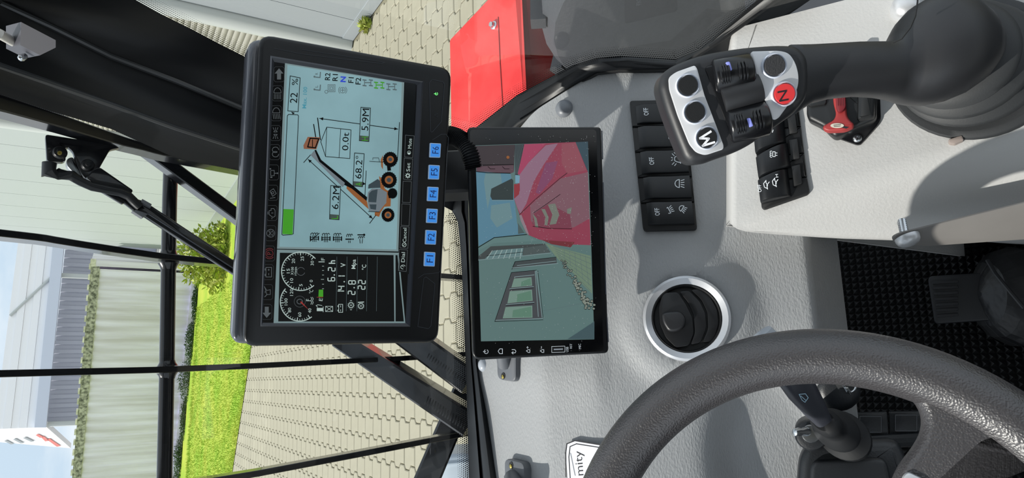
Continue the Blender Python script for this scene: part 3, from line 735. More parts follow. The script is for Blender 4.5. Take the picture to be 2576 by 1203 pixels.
mb = MB(); mb.prism(bp_, [(1664, 788), (1680, 784), (1712, 782), (1726, 800), (1723, 822), (1706, 834), (1682, 835), (1667, 812)], .0, .0075, bev=.003, rad=.004, nb=4); fixn(mk('vent_knob', mb, m_brk if False else mat('knob_black', (30, 31, 34), .4), av))
# ================================================================== STEERING WHEEL
m_leather = mat('wheel_leather', (58, 56, 58), .40, bump=.6, bscale=850, bdist=.0006, bkind='voronoi', spec=.9)
k = .90
WC = C0 + V((-.1663*1, .3234, -.439))*k
az, tl_ = .1377, .9367; RW, rw = .175*k, .0202*k
wn = V((math.sin(az)*math.cos(tl_), -math.cos(az)*math.cos(tl_), math.sin(tl_)))
wa = wn.cross(V((0, 0, 1))).normalized(); wb = wn.cross(wa)
sw = thing('steering_wheel', WC, 'black leather-grained steering wheel with a silver-trimmed spoke, in front of the dashboard', 'steering wheel')
R = []
n1, n2 = 128, 24
for i in range(n1):
    a = 2*math.pi*i/n1; d = wa*math.cos(a)+wb*math.sin(a); c = WC+d*RW
    R.append([c+d*rw*math.cos(2*math.pi*j/n2)+wn*rw*math.sin(2*math.pi*j/n2)*.95 for j in range(n2)])
mb = MB(); mb.rings(R, loop=True); 
wp = Pl(WC, wn)
def toloc(u, v, off=0): return wp.loc(u, v, off)
rim = fixn(mk('rim', mb, m_leather, sw, sharp=0)); rim.data.polygons.foreach_set('use_smooth', [True]*len(rim.data.polygons))
# spoke web: px outline on the wheel plane, domed
sp_px = [(2215, 935), (2270, 985), (2305, 1012), (2322, 1050), (2318, 1090), (2295, 1130), (2262, 1170), (2235, 1230), (2230, 1330), (2420, 1330), (2425, 1225), (2448, 1180), (2468, 1145), (2497, 1126), (2530, 1130), (2576, 1160), (2640, 1200), (2690, 1150), (2560, 1040), (2420, 970), (2300, 925)]
P = rnd([toloc(u, v, .004) for u, v in sp_px], .006, 3)
if area(P) < 0: P = P[::-1]
mb = MB(); Rr = [[wp.pt(x, y, -.012) for x, y in inset(P, .003)], [wp.pt(x, y, -.006) for x, y in inset(P, .001)]]
for a in range(0, 6):
    t = a/5*math.pi/2; Rr.append([wp.pt(x, y, -.004+.012*math.sin(t)) for x, y in inset(P, .006*(1-math.cos(t)))])
mb.rings(Rr); fixn(mk('spoke', mb, m_leather, sw, sharp=60))
mb = MB(); mb.prism(wp, [(2262, 1260), (2270, 1200), (2284, 1186), (2330, 1208), (2350, 1260)], .0, .0105, bev=.002, rad=.003); fixn(mk('spoke_trim', mb, m_silver, sw, 'silver trim plate'))
hub = toloc(2230, 1400); c = wp.pt(*hub, -.02)
mb = MB(); mb.lathe(WC-wn*.05, wn, [(.03, -.04), (.05, 0), (.055, .03), (.045, .045), (.0001, .048)], 32); fixn(mk('hub', mb, m_leather, sw, sharp=50))
# ================================================================== COLUMN AREA
m_col = mat('column_plastic', (30, 33, 37), .42, bump=.35, bscale=700, bdist=.0004)
colp = Pl(at(2120, 1120, .60), V((.1, -.62, .78)))
ch = thing('steering_column_cover', colp.at(2120, 1200)-V((0, 0, .1)), 'black moulded steering column cover below the wheel', 'cover')
mb = MB(); mb.prism(colp, [(2000, 1300), (2012, 1150), (2034, 1112), (2060, 1108), (2235, 1100), (2262, 1110), (2282, 1150), (2320, 1300)], -.14, .0, bev=.008, rad=.008, nb=4); fixn(mk('cover_shell', mb, m_col, ch))
mb = MB(); mb.prism(colp, [(2030, 1300), (2040, 1158), (2230, 1150), (2262, 1300)], -.01, .006, bev=.004, rad=.008, nb=3); fixn(mk('top_step', mb, m_col, ch))
# gaiter of the stalk
gb, gt = colp.at(2130, 1102, .004), at(2068, 1056, .565)
ax = (gt-gb); Lg = ax.length
gs = thing('wiper_stalk', gb, 'black wiper stalk with white symbols rising from a rubber gaiter behind the wheel rim', 'stalk')
mb = MB(); 
pr = [(.026, 0), (.031, .10), (.031, .17), (.020, .25), (.018, .32), (.026, .40), (.026, .50), (.018, .60), (.016, .68), (.0175, .80), (.0175, .88), (.013, .96), (.0001, .97)]
mb.lathe(gb, ax, [(r*.80, h*Lg) for r, h in pr], 28, sy=.78); fixn(mk('rubber_gaiter', mb, m_rub if False else mat('gaiter', (24, 26, 29), .65, spec=.3), gs, sharp=50))
m_stalk = mat('stalk_plastic', (54, 56, 64), .35)
cl_ = [((2072, 1062), 22, .565), ((2050, 1030), 32, .56), ((2018, 985), 42, .555), ((1990, 940), 46, .55), ((1958, 895), 42, .55), ((1928, 858), 38, .55), ((1912, 838), 34, .55)]
R = []
for i, ((u, v), w, t) in enumerate(cl_):
    p = at(u, v, t); q = at(*cl_[min(i+1, len(cl_)-1)][0], t) if i < len(cl_)-1 else None
    if q: dv = (q-p).normalized()
    side = dv.cross(FW).normalized(); hgt = side.cross(dv).normalized(); hw = w*t/F*.9
    R.append([p+side*hw*math.copysign(abs(math.cos(a))**.6, math.cos(a))+hgt*.007*math.copysign(abs(math.sin(a))**.8, math.sin(a)) for a in [2*math.pi*j/20 for j in range(20)]])
mb = MB(); mb.rings(R[:6]); fixn(mk('stalk_lever', mb, m_stalk, gs, sharp=60))
mb = MB(); mb.rings([R[5], [p+(C0-p)*.0+(R[6][i]-R[5][i])*.9 for i, p in enumerate(R[5])], [p*.75+(sum(R[6], V((0,0,0)))/20)*.25 for p in R[6]]]); fixn(mk('end_cap', mb, m_cap, gs, 'pale grey end cap'))
stp = Pl(at(1995, 965, .5465), -FW.normalized(), up=V((0, 0, 1)))
mb = MB(); zc = Zm(1960, 600, 1.995)
pts = lambda *a: zc(*a)
mb.stroke(stp, pts((40, 722), (75, 760), (103, 745), (95, 720)), 1.6, 0); mb.stroke(stp, pts((68, 722), (74, 740)), 1.6, 0)
mb.stroke(stp, pts((100, 783), (132, 780), (146, 800), (130, 823), (115, 812)), 1.6, 0, True); mb.stroke(stp, pts((108, 790), (136, 815)), 1.4, 0)
mk('symbol', mb, mat('symbol_blue', (170, 205, 225), .6), gs, 'pale blue wiper symbols', sharp=0)
# bright lock post
lp = thing('column_lock', at(2040, 1090, .60), 'bright chromed locking stud on the column, beside the stalk gaiter', 'stud')
lpp = Pl(at(2042, 1092, .595), V((0, -.6, .8)))
mb = MB(); c = lpp.at(2040, 1092); mb.lathe(c, lpp.n, [(.0078, -.01), (.0078, 0), (.007, .0012), (.004, .0016), (.0001, .0016)], 22); fixn(mk('flange', mb, m_zinc, lp))
mb = MB(); mb.lathe(c+V((0.002, .002, 0)), V((0, .15, 1)), [(.0035, 0), (.0042, .004), (.003, .008), (.0038, .012), (.003, .016), (.0001, .017)], 14); fixn(mk('stud', mb, m_zinc, lp))
mb = MB(); mb.lathe(lpp.at(2040, 1096, -.002), lpp.n, [(.0135, -.06), (.0135, -.004), (.012, -.001), (.009, 0)], 24); fixn(mk('collar', mb, m_col, lp))
# blank square covers
bp2 = Pl(at(2210, 1065, .80), V((0, -.55, .84)))
for i, q in enumerate(([(2118, 1100), (2118, 1040), (2232, 1036), (2236, 1096)], [(2238, 1096), (2236, 1036), (2330, 1034), (2334, 1092)])):
    t = thing('blank_cover', bp2.at(*q[0]), ['black blanking cover with a square frame, nearer the stalk gaiter', 'black blanking cover with a square frame, nearer the wheel spoke'][i], 'cover')
    mb = MB(); mb.prism(bp2, q, -.01, 0, bev=.0015, rad=.002); fixn(mk('base_plate', mb, m_col, t))
    cx, cy = sum(p[0] for p in q)/4+(14 if i == 0 else -5), sum(p[1] for p in q)/4
    mb = MB(); w, h = 29, 22; mb.prism(bp2, [(cx-w, cy+h), (cx-w, cy-h), (cx+w, cy-h), (cx+w, cy+h)], -.001, .0022, bev=.0008, rad=.002); fixn(mk('square_pad', mb, m_col, t))
    mb = MB(); w, h = 27, 20
    mb.stroke(bp2, [(cx-w, cy+h), (cx-w, cy-h), (cx+w, cy-h), (cx+w, cy+h)], 1.5, .0023, True); mk('frame_line', mb, m_brk, t, sharp=0)
mb = MB(); mb.tube([bp2.at(2190, 1112, .0), bp2.at(2340, 1104, .0)], .008, 10); o = mk('cross_rail', mb, m_col); tag(o, 'black rounded rail beneath the two blanking covers', 'rail')
# keys and ignition lock
ky = thing('key_ring', at(2130, 965, .62), 'steel key ring with keys hanging behind the steering wheel rim', 'keys')
for (u, v, r) in ((2118, 958, 13), (2138, 966, 20)):
    c = at(u, v, .62); mb = MB(); mb.tube([c+UP*math.cos(a)*r*.62/F*.5+RI*math.sin(a)*r*.62/F+FW*math.cos(a)*.004 for a in [2*math.pi*j/24 for j in range(24)]], .0009, 6, loop=True); mk('split_ring', mb, m_zinc, ky)
for (a, b) in (((2110, 965), (2122, 985)), ((2124, 975), (2132, 990))):
    mb = MB(); mb.tube([at(*a, .62), at(*b, .622)], .002, 6, sq=(.0035, .0009)); mk('key_blade', mb, m_zinc, ky)
mb = MB(); ic = at(2110, 985, .66); mb.lathe(ic, -FW+UP*.3, [(.02, -.05), (.02, -.004), (.017, 0), (.012, .002), (.0001, .002)], 24); o = fixn(mk('ignition_lock', mb, m_col)); tag(o, 'black round ignition lock barrel behind the steering wheel', 'lock')
# ================================================================== FLOOR, MAT, PEDAL, BOOT
m_mat = mat('floor_rubber', (8, 9, 11), .5, spec=.35)
fz = EYE-1.02
mb = MB(); mb.box((-.2, .35, fz-.03), (V((1,0,0)), V((0,1,0)), V((0,0,1))), (.75, .75, .028)); fl_ = mk('floor', mb, m_mat, kind='structure'); tag(fl_, 'black rubber-covered cab floor')
A = surf(2060, 700, lambda P: P.z-fz, .4, 3)
# inclined toe board with rubber pyramids
tn = V((0, -.5, .866)); toe = Pl(at(2150, 720, .98), tn)
mb = MB(); q = [toe.loc(1990, 1250), toe.loc(1990, 560), toe.loc(2800, 560), toe.loc(2800, 1250)]
x0, x1 = min(a[0] for a in q), max(a[0] for a in q); y0, y1 = min(a[1] for a in q), max(a[1] for a in q)
mb.add([toe.pt(x0, y0), toe.pt(x1, y0), toe.pt(x1, y1), toe.pt(x0, y1)], [(0, 1, 2, 3)])
s = .0088; nx, ny = int((x1-x0)/s), int((y1-y0)/s)
for i in range(nx):
    for j in range(ny):
        x, y = x0+i*s, y0+j*s; mb.add([toe.pt(x, y, .0005), toe.pt(x+s, y, .0005), toe.pt(x+s, y+s, .0005), toe.pt(x, y+s, .0005), toe.pt(x+s/2, y+s/2, .005)], [(0, 1, 4), (1, 2, 4), (2, 3, 4), (3, 0, 4)])
o = mk('rubber_mat', mb, m_mat, sharp=0); tag(o, 'black rubber floor mat with rows of small pyramids in the footwell', 'mat'); o['kind'] = 'stuff'
pp_ = Pl(toe.at(2440, 750)+tn*.035, V((0, -.5, .866))); pd = thing('foot_pedal', pp_.at(2440, 750)-V((0, 0, .03)), 'black ribbed rubber foot pedal in the footwell', 'pedal')
m_ped = mat('pedal_rubber', (34, 36, 40), .5)
mb = MB(); mb.prism(pp_, [(2352, 815), (2334, 695), (2560, 680), (2580, 800)], -.012, 0, bev=.002, rad=.006); fixn(mk('pedal_pad', mb, m_ped, pd))
for i in range(7):
    v0 = 708+i*14; mb = MB(); mb.prism(pp_, [(2346+i*2, v0+7), (2345+i*2, v0), (2410, v0-4), (2411, v0+3)], -.001, .002, bev=.0006); fixn(mk('rib', mb, m_ped, pd))
mb = MB(); mb.tube([pp_.at(2450, 750, -.012), pp_.at(2440, 750, -.05)], .01, 8); mk('pedal_arm', mb, m_blk, pd)
m_boot = mat('boot_leather', (20, 21, 24), .45, bump=.8, bscale=25, bdist=.006, bkind='noise')
R = []; 
for (u, v, w, t, h) in ((2462, 740, 8, .875, .006), (2470, 741, 45, .875, .022), (2488, 742, 78, .87, .032), (2515, 744, 104, .865, .040), (2560, 748, 122, .855, .048), (2620, 752, 120, .84, .056), (2700, 758, 112, .82, .065), (2800, 764, 110, .80, .07)):
    c = at(u, v, t); hw = w*t/F; R.append([c+RI*hw*math.cos(a)+(-FW)*h*max(math.sin(a), -.35) for a in [2*math.pi*j/24 for j in range(24)]])
bt = thing('work_boot', R[3][18], 'black creased work boot resting on the pedal', 'boot')
mb = MB(); mb.rings(R); fixn(mk('boot_upper', mb, m_boot, bt, sharp=0))
mb = MB(); mb.rings([[p.lerp(sum(r, V((0,0,0)))/24, -.04)+FW*(.012+k_) for p in r] for r in R[1:] for k_ in (0,)]); fixn(mk('boot_sole', mb, m_rub, bt, sharp=0))
mb = MB(); mb.tube([at(u, v, t) for u, v, t in ((2484, 655, .85), (2505, 690, .835), (2530, 720, .822), (2576, 775, .81))], .0025, 8); mk('seam', mb, m_ped, bt)
# ================================================================== JOYSTICK
m_joy = mat('joystick_rubber', (38, 39, 42), .45, bump=.15, bscale=1200, bdist=.0002); m_joyb = mat('joystick_gloss', (20, 21, 24), .25)
m_plate = mat('silver_plate', (222, 223, 226), .35, metal=.3, bump=.05, bscale=1500, bdist=.0001)
jn = (-FW*1.0 + V((0, 0, .10)) + V((-.10, 0, 0))).normalized(); jp = Pl(at(1860, 250, .47), jn)
js = thing('joystick', con.at(2450, 175), 'black control joystick with silver button plates and a red N button on the console', 'joystick')
head = [(1657, 215), (1664, 186), (1690, 165), (1745, 142), (1800, 128), (1880, 116), (1960, 110), (2010, 112), (2036, 140), (2040, 190), (2036, 245), (2005, 283), (1950, 322), (1890, 365), (1850, 385), (1800, 402), (1768, 414), (1740, 414), (1722, 398), (1700, 345), (1672, 270)]
mb = MB(); mb.prism(jp, head, -.030, 0, bev=.007, rad=.007, nb=4); fixn(mk('head_shell', mb, m_joy, js, sharp=50))
pa_ = [(1682, 195), (1700, 181), (1748, 164), (1754, 172), (1773, 240), (1800, 310), (1821, 366), (1820, 376), (1775, 391), (1752, 384), (1735, 364), (1705, 290), (1684, 225)]
mb = MB(); mb.prism(jp, pa_, -.002, .0018, bev=.0006, rad=.0025); fixn(mk('button_plate', mb, m_plate, js, 'upper silver plate with three buttons'))
pb_ = [(1888, 138), (1892, 129), (1960, 127), (1985, 133), (2002, 158), (2010, 190), (2008, 220), (1992, 252), (1960, 296), (1950, 302), (1943, 300), (1920, 240)]
mb = MB(); mb.prism(jp, pb_, -.002, .0018, bev=.0006, rad=.004); fixn(mk('button_plate', mb, m_plate, js, 'lower silver plate with two buttons'))
m_ring = mat('button_ring', (205, 212, 226), .35); m_btn = mat('button_black', (14, 15, 17), .6, bump=.3, bscale=1500); m_redb = mat('button_red', (214, 52, 56), .5)
dj = jp.depth(1860, 250)/F
def button(u, v, r, m, nm, let=None, lm=None, lh=14, tilt=None):
    c = jp.at(u, v, .0018); b = MB(); R = r*dj
    b.lathe(c, jn, [(R, -.001), (R, .0016), (R*.93, .0024), (R*.86, .002), (R*.84, .0012), (.0001, .0012)], 36); k_ = fixn(mk('button', b, m_ring, js, nm, sharp=50))
    b = MB(); R2 = R*.80; b.lathe(c, jn, [(R2, .0008), (R2, .0028), (R2*.96, .0032), (.0001, .0033)], 36); fixn(mk('button_cap', b, m, k_, sharp=50))
    if let:
        b = MB()
        if tilt: a_, b_ = tilt; text(b, jp, let, a_, b_, lh, .0018+.0035)
        if not tilt: b.stroke(jp, [(1795, 357), (1770, 366), (1790, 345), (1762, 350), (1788, 333)][:0] + [(1797, 358), (1768, 367), (1783, 349), (1761, 348), (1788, 331)], 5.5, .0018+.0035)
        mk('letter', b, lm, k_, sharp=0)
button(1729, 216, 30, m_btn, 'blank black button with a white ring'); button(1747, 283, 30, m_btn, 'blank black button with a white ring')
button(1777, 347, 30, m_btn, 'black button marked M', 'M', mat('letter_white', (245, 246, 250), .5), 26, None)
button(1946, 166, 31, mat('button_grain', (48, 48, 50), .6, bump=.8, bscale=900, bdist=.0006), 'grained black button with a white ring')
button(1971, 237, 31, m_redb, 'red button marked N', 'N', m_ink, 24, ((1984, 252), (1979, 226)))
# centre block with two thumb rollers
mb = MB(); mb.prism(jp, [(1772, 168), (1868, 142), (1885, 150), (1932, 300), (1925, 322), (1850, 345), (1838, 335)], -.002, .0012, bev=.0008, rad=.003); fixn(mk('roller_block', mb, m_joyb, js))
def roller(a, b, w, mk_uv, nm):
    # drum whose axis runs across the head
    A, B = jp.at(*a, -.004), jp.at(*b, -.004); r = w; d = (B-A)
    t = fixn(mk('thumb_roller', MB().lathe(A, d, [(r*.86, 0), (r, d.length*.06), (r, d.length*.94), (r*.86, d.length)], 28), m_joyb, js, nm, sharp=50))
    side = d.normalized().cross(jn).normalized()
    for k_ in (-2, -1, 0, 1, 2):
        pass
    for fpos in (.14, .20, .26, .32, .60, .68, .76):
        q = MB(); c_ = A+d*fpos; q.tube([c_+(jn*math.cos(x)+side*math.sin(x))*(r+.0006) for x in [-.55+1.1*i/8 for i in range(9)]], [.0001, .0008, .0011, .0012, .0012, .0012, .0011, .0008, .0001], 6); mk('grip_rib', q, m_joyb, t)
    return t
    q = MB(); c_ = A+d*.44
    L1 = [(c_+(jn*math.cos(x)+side*math.sin(x))*(r+.0010)) for x in [mk_uv+.28*i/4 for i in range(5)]]
    q.tube(L1, .002, 8, sq=(.0019, .0008)); mk('marker_light', q, mat('marker_blue', (150, 158, 240), .3), t, 'pale blue marker')
    return t
roller((1792, 196), (1890, 178), .0125, -.62, 'upper thumb roller with ribbed grips')
roller((1828, 320), (1930, 296), .0125, .50, 'lower thumb roller with ribbed grips')
for q in ([(1826, 156), (1836, 154), (1843, 176), (1833, 181)], [(1878, 298), (1888, 296), (1896, 317), (1885, 321)]):
    mb = MB(); mb.prism(jp, q, .002, .0088, bev=.0006, rad=.001); fixn(mk('marker_light', mb, mat('marker_blue', (150, 158, 240), .3), js, 'pale blue marker'))
mb = MB(); A, B = jp.at(1812, 252, -.006), jp.at(1908, 222, -.006); mb.lathe(A, B-A, [(.0118, 0), (.0124, .002), (.0124, (B-A).length-.002), (.0118, (B-A).length)], 24); fixn(mk('roller_spacer', mb, m_joy, js))
# shaft and palm rest
sec = [(1985, 112, 300, .478, .013), (2010, 112, 282, .480, .014), (2040, 112, 262, .482, .015), (2090, 110, 249, .484, .017), (2150, 107, 243, .487, .019), (2210, 107, 246, .492, .021), (2243, 105, 252, .497, .022), (2254, 78, 256, .50, .024), (2275, 40, 262, .50, .028), (2300, 13, 266, .50, .033), (2335, -8, 266, .50, .037), (2375, -14, 258, .502, .038), (2410, 0, 243, .505, .036), (2445, 28, 218, .508, .032), (2475, 62, 182, .512, .024), (2495, 96, 150, .516, .014), (2502, 122, 126, .52, .002)]
R = []
for (u, a, b, t, h) in sec:
    c = at(u, (a+b)/2, t+.01); hw = (b-a)/2*t/F; R.append([c+RI*hw*math.copysign(abs(math.cos(x))**.85, math.cos(x))+(-FW)*h*math.copysign(abs(math.sin(x))**.85, math.sin(x)) for x in [2*math.pi*j/32 for j in range(32)]])
mb = MB(); mb.rings(R); fixn(mk('grip', mb, m_joy, js, sharp=0)).data.polygons.foreach_set('use_smooth', [True]*(16*32+2))
mb = MB(); pts = [R[i][j]+(C0-R[i][j]).normalized()*.0004 for i, j in ((7, 2), (8, 5), (9, 6), (9, 5))]
mb.tube([at(u, v, t) for u, v, t in ((2248, 107, .4685), (2268, 98, .463), (2290, 70, .459), (2303, 40, .458), (2308, 6, .459), (2309, -10, .46))], .0006, 6); mk('parting_line', mb, m_rub, js)
c = at(2452, 66, .485); mb = MB(); mb.lathe(c, -FW+RI*.5, [(.0068, -.01), (.0068, .0005), (.006, .001), (.0001, .001)], 20); fixn(mk('grip_plug', mb, m_joy, js))
# bellows
B0 = con.at(2450, 172); B1 = at(2392, 132, .53); ax = B1-B0; Lb = ax.length
db_ = con.depth(2450, 172)/F
prf = [(186, 0), (186, .05), (180, .09), (160, .10), (158, .13), (140, .13), (138, .18), (150, .24), (152, .30), (146, .35), (118, .42), (116, .48), (136, .54), (140, .60), (134, .66), (108, .72), (106, .77), (122, .83), (124, .88), (116, .93), (100, 1.0)]
m_bel = mat('bellows_rubber', (46, 48, 50), .6, bump=.25, bscale=700, bdist=.0003)
axis2 = (con.n*.75+ax.normalized()*.25).normalized()
Rr = []
for r, h in prf:
    r = r*1.05 if h > .1 else r
    c = B0.lerp(B1, h); nn = con.n.lerp(ax.normalized(), h*.6).normalized(); a_ = nn.cross(V((0, 0, 1))).normalized(); b_ = a_.cross(nn)
    Rr.append([c+a_*r*db_*math.cos(2*math.pi*j/48)+b_*r*db_*math.sin(2*math.pi*j/48) for j in range(48)])
mb = MB(); mb.rings(Rr); fixn(mk('bellows', mb, m_bel, js, 'ribbed rubber bellows', sharp=50))
# ================================================================== LATCH WITH RED LEVER
lt = thing('battery_switch', con.at(2130, 280), 'black latch housing with a red lever, screwed to the console beside the joystick', 'switch')
m_lat = mat('latch_black', (24, 26, 28), .4); m_red = mat('lever_red', (112, 28, 36), .45); m_redl = mat('lever_red_light', (150, 44, 44), .5)
mb = MB(); mb.prism(con, [(2045, 140), (2210, 140), (2216, 300), (2208, 315), (2165, 363), (2155, 364), (2104, 346), (2060, 320)], -.001, .003, bev=.0006, rad=.003); fixn(mk('base_plate', mb, mat('plate_black', (16, 17, 20), .2), lt))
mb = MB(); mb.prism(con, [(2030, 150), (2028, 285), (2032, 298), (2072, 318), (2086, 334), (2100, 344), (2125, 336), (2150, 322), (2196, 302), (2205, 292), (2206, 150)], .002, .016, bev=.004, rad=.004, nb=3); fixn(mk('housing', mb, m_lat, lt))
mb = MB(); mb.prism(con, [(2034, 150), (2034, 268), (2078, 262), (2082, 150)], .010, .019, bev=.001, rad=.002); fixn(mk('left_lug', mb, m_lat, lt))
mb = MB(); mb.prism(con, [(2158, 150), (2156, 298), (2160, 303), (2200, 295), (2206, 150)], .010, .020, bev=.003, rad=.003); fixn(mk('right_lug', mb, m_lat, lt))
mb = MB(); mb.prism(con, [(2092, 150), (2096, 258), (2103, 286), (2098, 300), (2070, 316), (2070, 324), (2082, 330), (2126, 328), (2146, 318), (2148, 310), (2140, 304), (2131, 292), (2126, 255), (2126, 150)], .016, .023, bev=.002, rad=.004, nb=3); fixn(mk('lever', mb, m_redl, lt, 'red turning lever'))
mb = MB(); mb.prism(con, [(2100, 150), (2103, 272), (2108, 282), (2118, 280), (2128, 270), (2124, 150)], .022, .027, bev=.0015, rad=.002); fixn(mk('lever_grip', mb, m_red, lt, 'dark red ribbed grip'))
for i in range(4):
    mb = MB(); mb.stroke(con, [(2106+i*4.2, 200), (2108+i*4.2, 266)], 1.5, .0274); mk('grip_groove', mb, mat('deep_red', (110, 25, 32), .5), lt, sharp=0)
mb = MB(); mb.prism(con, [(2106+17*math.cos(a), 316+6*math.sin(a)) for a in [2*math.pi*i/20 for i in range(20)]], .022, .0236); o = fixn(mk('label_disc', mb, mat('disc_beige', (196, 190, 176), .5), lt))
mb = MB(); mb.stroke(con, [(2097, 315), (2115, 313)], 1.2, .0238); mb.stroke(con, [(2098, 318.5), (2114, 317)], 1.2, .0238); mb.flat(con, [(2116, 321), (2122, 317), (2136, 320), (2129, 324)], .0232); mk('label_print', mb, m_ink, lt, sharp=0)
def screw(parent, pl, u, v, r, off, m=None):
    d = pl.depth(u, v)/F; c = pl.at(u, v, off); b = MB(); R = r*d; b.lathe(c, pl.n, [(R, 0), (R, .0006), (R*.8, .0016), (R*.4, .0021), (.0001, .0022)], 20); s_ = fixn(mk('screw', b, m or m_zinc, parent, sharp=50))
    b = MB(); 
    for a in (0, 1.57): x, y = math.cos(a+.4)*r*.5, math.sin(a+.4)*r*.5; b.stroke(pl, [(u-x, v-y), (u+x, v+y)], r*.22, off+.0024)
    mk('cross_slot', b, m_rub, s_, sharp=0)
screw(lt, con, 2157, 348, 11, .003)
mb = MB(); mb.prism(con, [(2386, 350), (2388, 360), (2402, 362), (2425, 352), (2420, 340)], .0, .006, bev=.001, rad=.001); o = fixn(mk('plastic_tab', mb, mat('tab_brown', (150, 138, 132), .5))); tag(o, 'small brownish tab peeking from under the joystick bellows', 'tab')
# ================================================================== DISPLAY MONITOR
def quadpose(P, w):
    r = [ray(*p) for p in P]
    A = Matrix(((-r[1].x, r[2].x, -r[3].x), (-r[1].y, r[2].y, -r[3].y), (-r[1].z, r[2].z, -r[3].z)))
    d = A.inverted() @ (-r[0]); d = [1, d.x, d.y, d.z]; Q = [r[i]*d[i] for i in range(4)]
    k = w/(Q[1]-Q[0]).length; Q = [C0+q*k for q in Q]; X = Q[1]-Q[0]; Y = Q[0]-Q[3]; n = X.cross(Y).normalized()
    return Pl((Q[0]+Q[1]+Q[2]+Q[3])/4, n, up=Y)
m_mon = mat('monitor_black', (13, 15, 18), .3, spec=.4, bump=.1, bscale=1500, bdist=.0001); m_monl = mat('monitor_edge', (50, 54, 62), .3, bump=.1, bscale=1500)
m_glassb = mat('screen_black', (6, 7, 9), .12)
mpn = quadpose([(612, 872), (652, 84), (1138, 172), (1104, 862)], .262)
mon = thing('display_monitor', mpn.pt(0, 0, -.03), 'upper black machine display monitor with six blue function keys and a lit load screen', 'monitor')
mout = [(612, 873), (652, 83), (1138, 172), (1104, 863)]
mb = MB(); mb.prism(mpn, [(u-0, v) for u, v in mout], -.016, 0, bev=.0035, rad=[.010, .012, .012, .012], nb=4); fixn(mk('front_bezel', mb, m_mon, mon, sharp=50))
mb = MB(); mb.prism(mpn, [(583, 867), (624, 91), (1128, 178), (1099, 859)], -.040, -.019, bev=.005, rad=[.010, .014, .012, .012], nb=4); fixn(mk('back_shell', mb, mat('shell_gloss', (58, 62, 70), .16, coat=.5, spec=.8), mon, sharp=50))
# recess frame round the glass: sloping walls
rec_o = [(655, 822), (680, 140), (1065, 205), (1032, 822)]; rec_i = [(661, 812), (690, 156), (1049, 214), (1020, 812)]
po = [mpn.at(u, v, .0012) for u, v in rec_o]; pi = [mpn.at(u, v, .0004) for u, v in rec_i]
mb = MB(); mb.rings([[mpn.at(u, v, .0002) for u, v in rec_o], po, [p.lerp(q, .35)+mpn.n*.0014 for p, q in zip(po, pi)], pi], cap0=False, cap1=False); fixn(mk('screen_frame', mb, m_monl, mon, sharp=30))
mb = MB(); mb.flat(mpn, rec_i, .0005); scr = mk('screen_glass', mb, m_glassb, mon, sharp=0)
ES = 1.0
m_lit = mat('screen_lit', (128, 160, 165), .3, emit=.62, var=.2, vscale=14, spec=.15); m_line = mat('screen_line', (140, 165, 168), .3, emit=.6)
m_dark = mat('screen_dark', (14, 18, 20), .15); m_pk = mat('print_black', (12, 14, 16), .5, spec=.1); m_pg = mat('print_green', (62, 158, 20), .5, emit=.8)
m_pw = mat('print_white', (190, 210, 205), .5, emit=.75); m_grey = mat('print_grey', (92, 112, 116), .5, emit=.7); m_teal = mat('print_teal', (70, 150, 170), .5, emit=.8)
m_blue = mat('print_blue', (28, 60, 200), .5, emit=.9); m_pr = mat('print_red', (180, 50, 44), .5, emit=.6); m_gr2 = mat('cell_grey', (66, 80, 76), .5, emit=.7)
m_icon = mat('icon_dim', (110, 118, 122), .5, emit=.45); m_or = mat('print_orange', (168, 100, 44), .5, emit=.6); m_slate = mat('print_slate', (120, 132, 140), .5, emit=.7); m_dkw = mat('print_darkglass', (52, 68, 76), .5, emit=.7)
LAY = {}
def B(m): 
    if m.name not in LAY: LAY[m.name] = (MB(), m)
    return LAY[m.name][0]
P_ = mpn; o1, o2, o3, o4, o5 = .0007, .0009, .0011, .0013, .0015
B(m_line).flat(P_, [(697, 626), (717, 157), (1017, 204), (1002, 633)], o1)
B(m_lit).flat(P_, [(703, 621), (723, 163), (1011, 208), (997, 628)], o2)
B(m_line).flat(P_, [(688, 817), (697, 628), (1003, 636), (1020, 817)], o1)
B(m_dark).flat(P_, [(700, 809), (704, 636), (990, 642), (992, 809)], o2)
B(m_dark).flat(P_, [(995, 809), (995, 642), (1000, 642), (1016, 809)], o2)
B(m_dark).flat(P_, [(1004, 684), (1018, 204), (1046, 212), (1030, 690)], o2)
# menu bar
for q in ([(1002, 681), (1004, 628), (1025, 629), (1022, 683)], [(1006, 624), (1008, 570), (1029, 571), (1026, 625)], [(1009, 567), (1011, 513), (1032, 514), (1029, 568)],
          [(1012, 509), (1014, 456), (1035, 457), (1032, 510)], [(1015, 451), (1017, 398), (1038, 400), (1035, 453)], [(1018, 395), (1020, 340), (1042, 342), (1038, 397)]): B(m_icon).stroke(P_, q, 1, o3, True)
text(B(m_pw), P_, 'Dial', (1018, 660), (1019, 635), 9, o4); text(B(m_pw), P_, 'Cancel', (1022, 610), (1023, 574), 9, o4)
text(B(m_pw), P_, 'Set', (1031, 432), (1032, 410), 9, o4); text(B(m_pw), P_, 'Mute', (1035, 374), (1036, 349), 9, o4)
B(m_pw).stroke(P_, arc(1014, 672, 6, 5, 90, 330, 8), 1.2, o4); B(m_pw).stroke(P_, [(1016, 672), (1011, 669)], 1, o4)
B(m_pw).stroke(P_, arc(1017, 616, 5, 5, 0, 360, 10), 1.2, o4); B(m_pw).stroke(P_, [(1013, 619), (1021, 613)], 1, o4)
B(m_pw).stroke(P_, arc(1026, 442, 4, 4, 0, 360, 8), 2, o4)
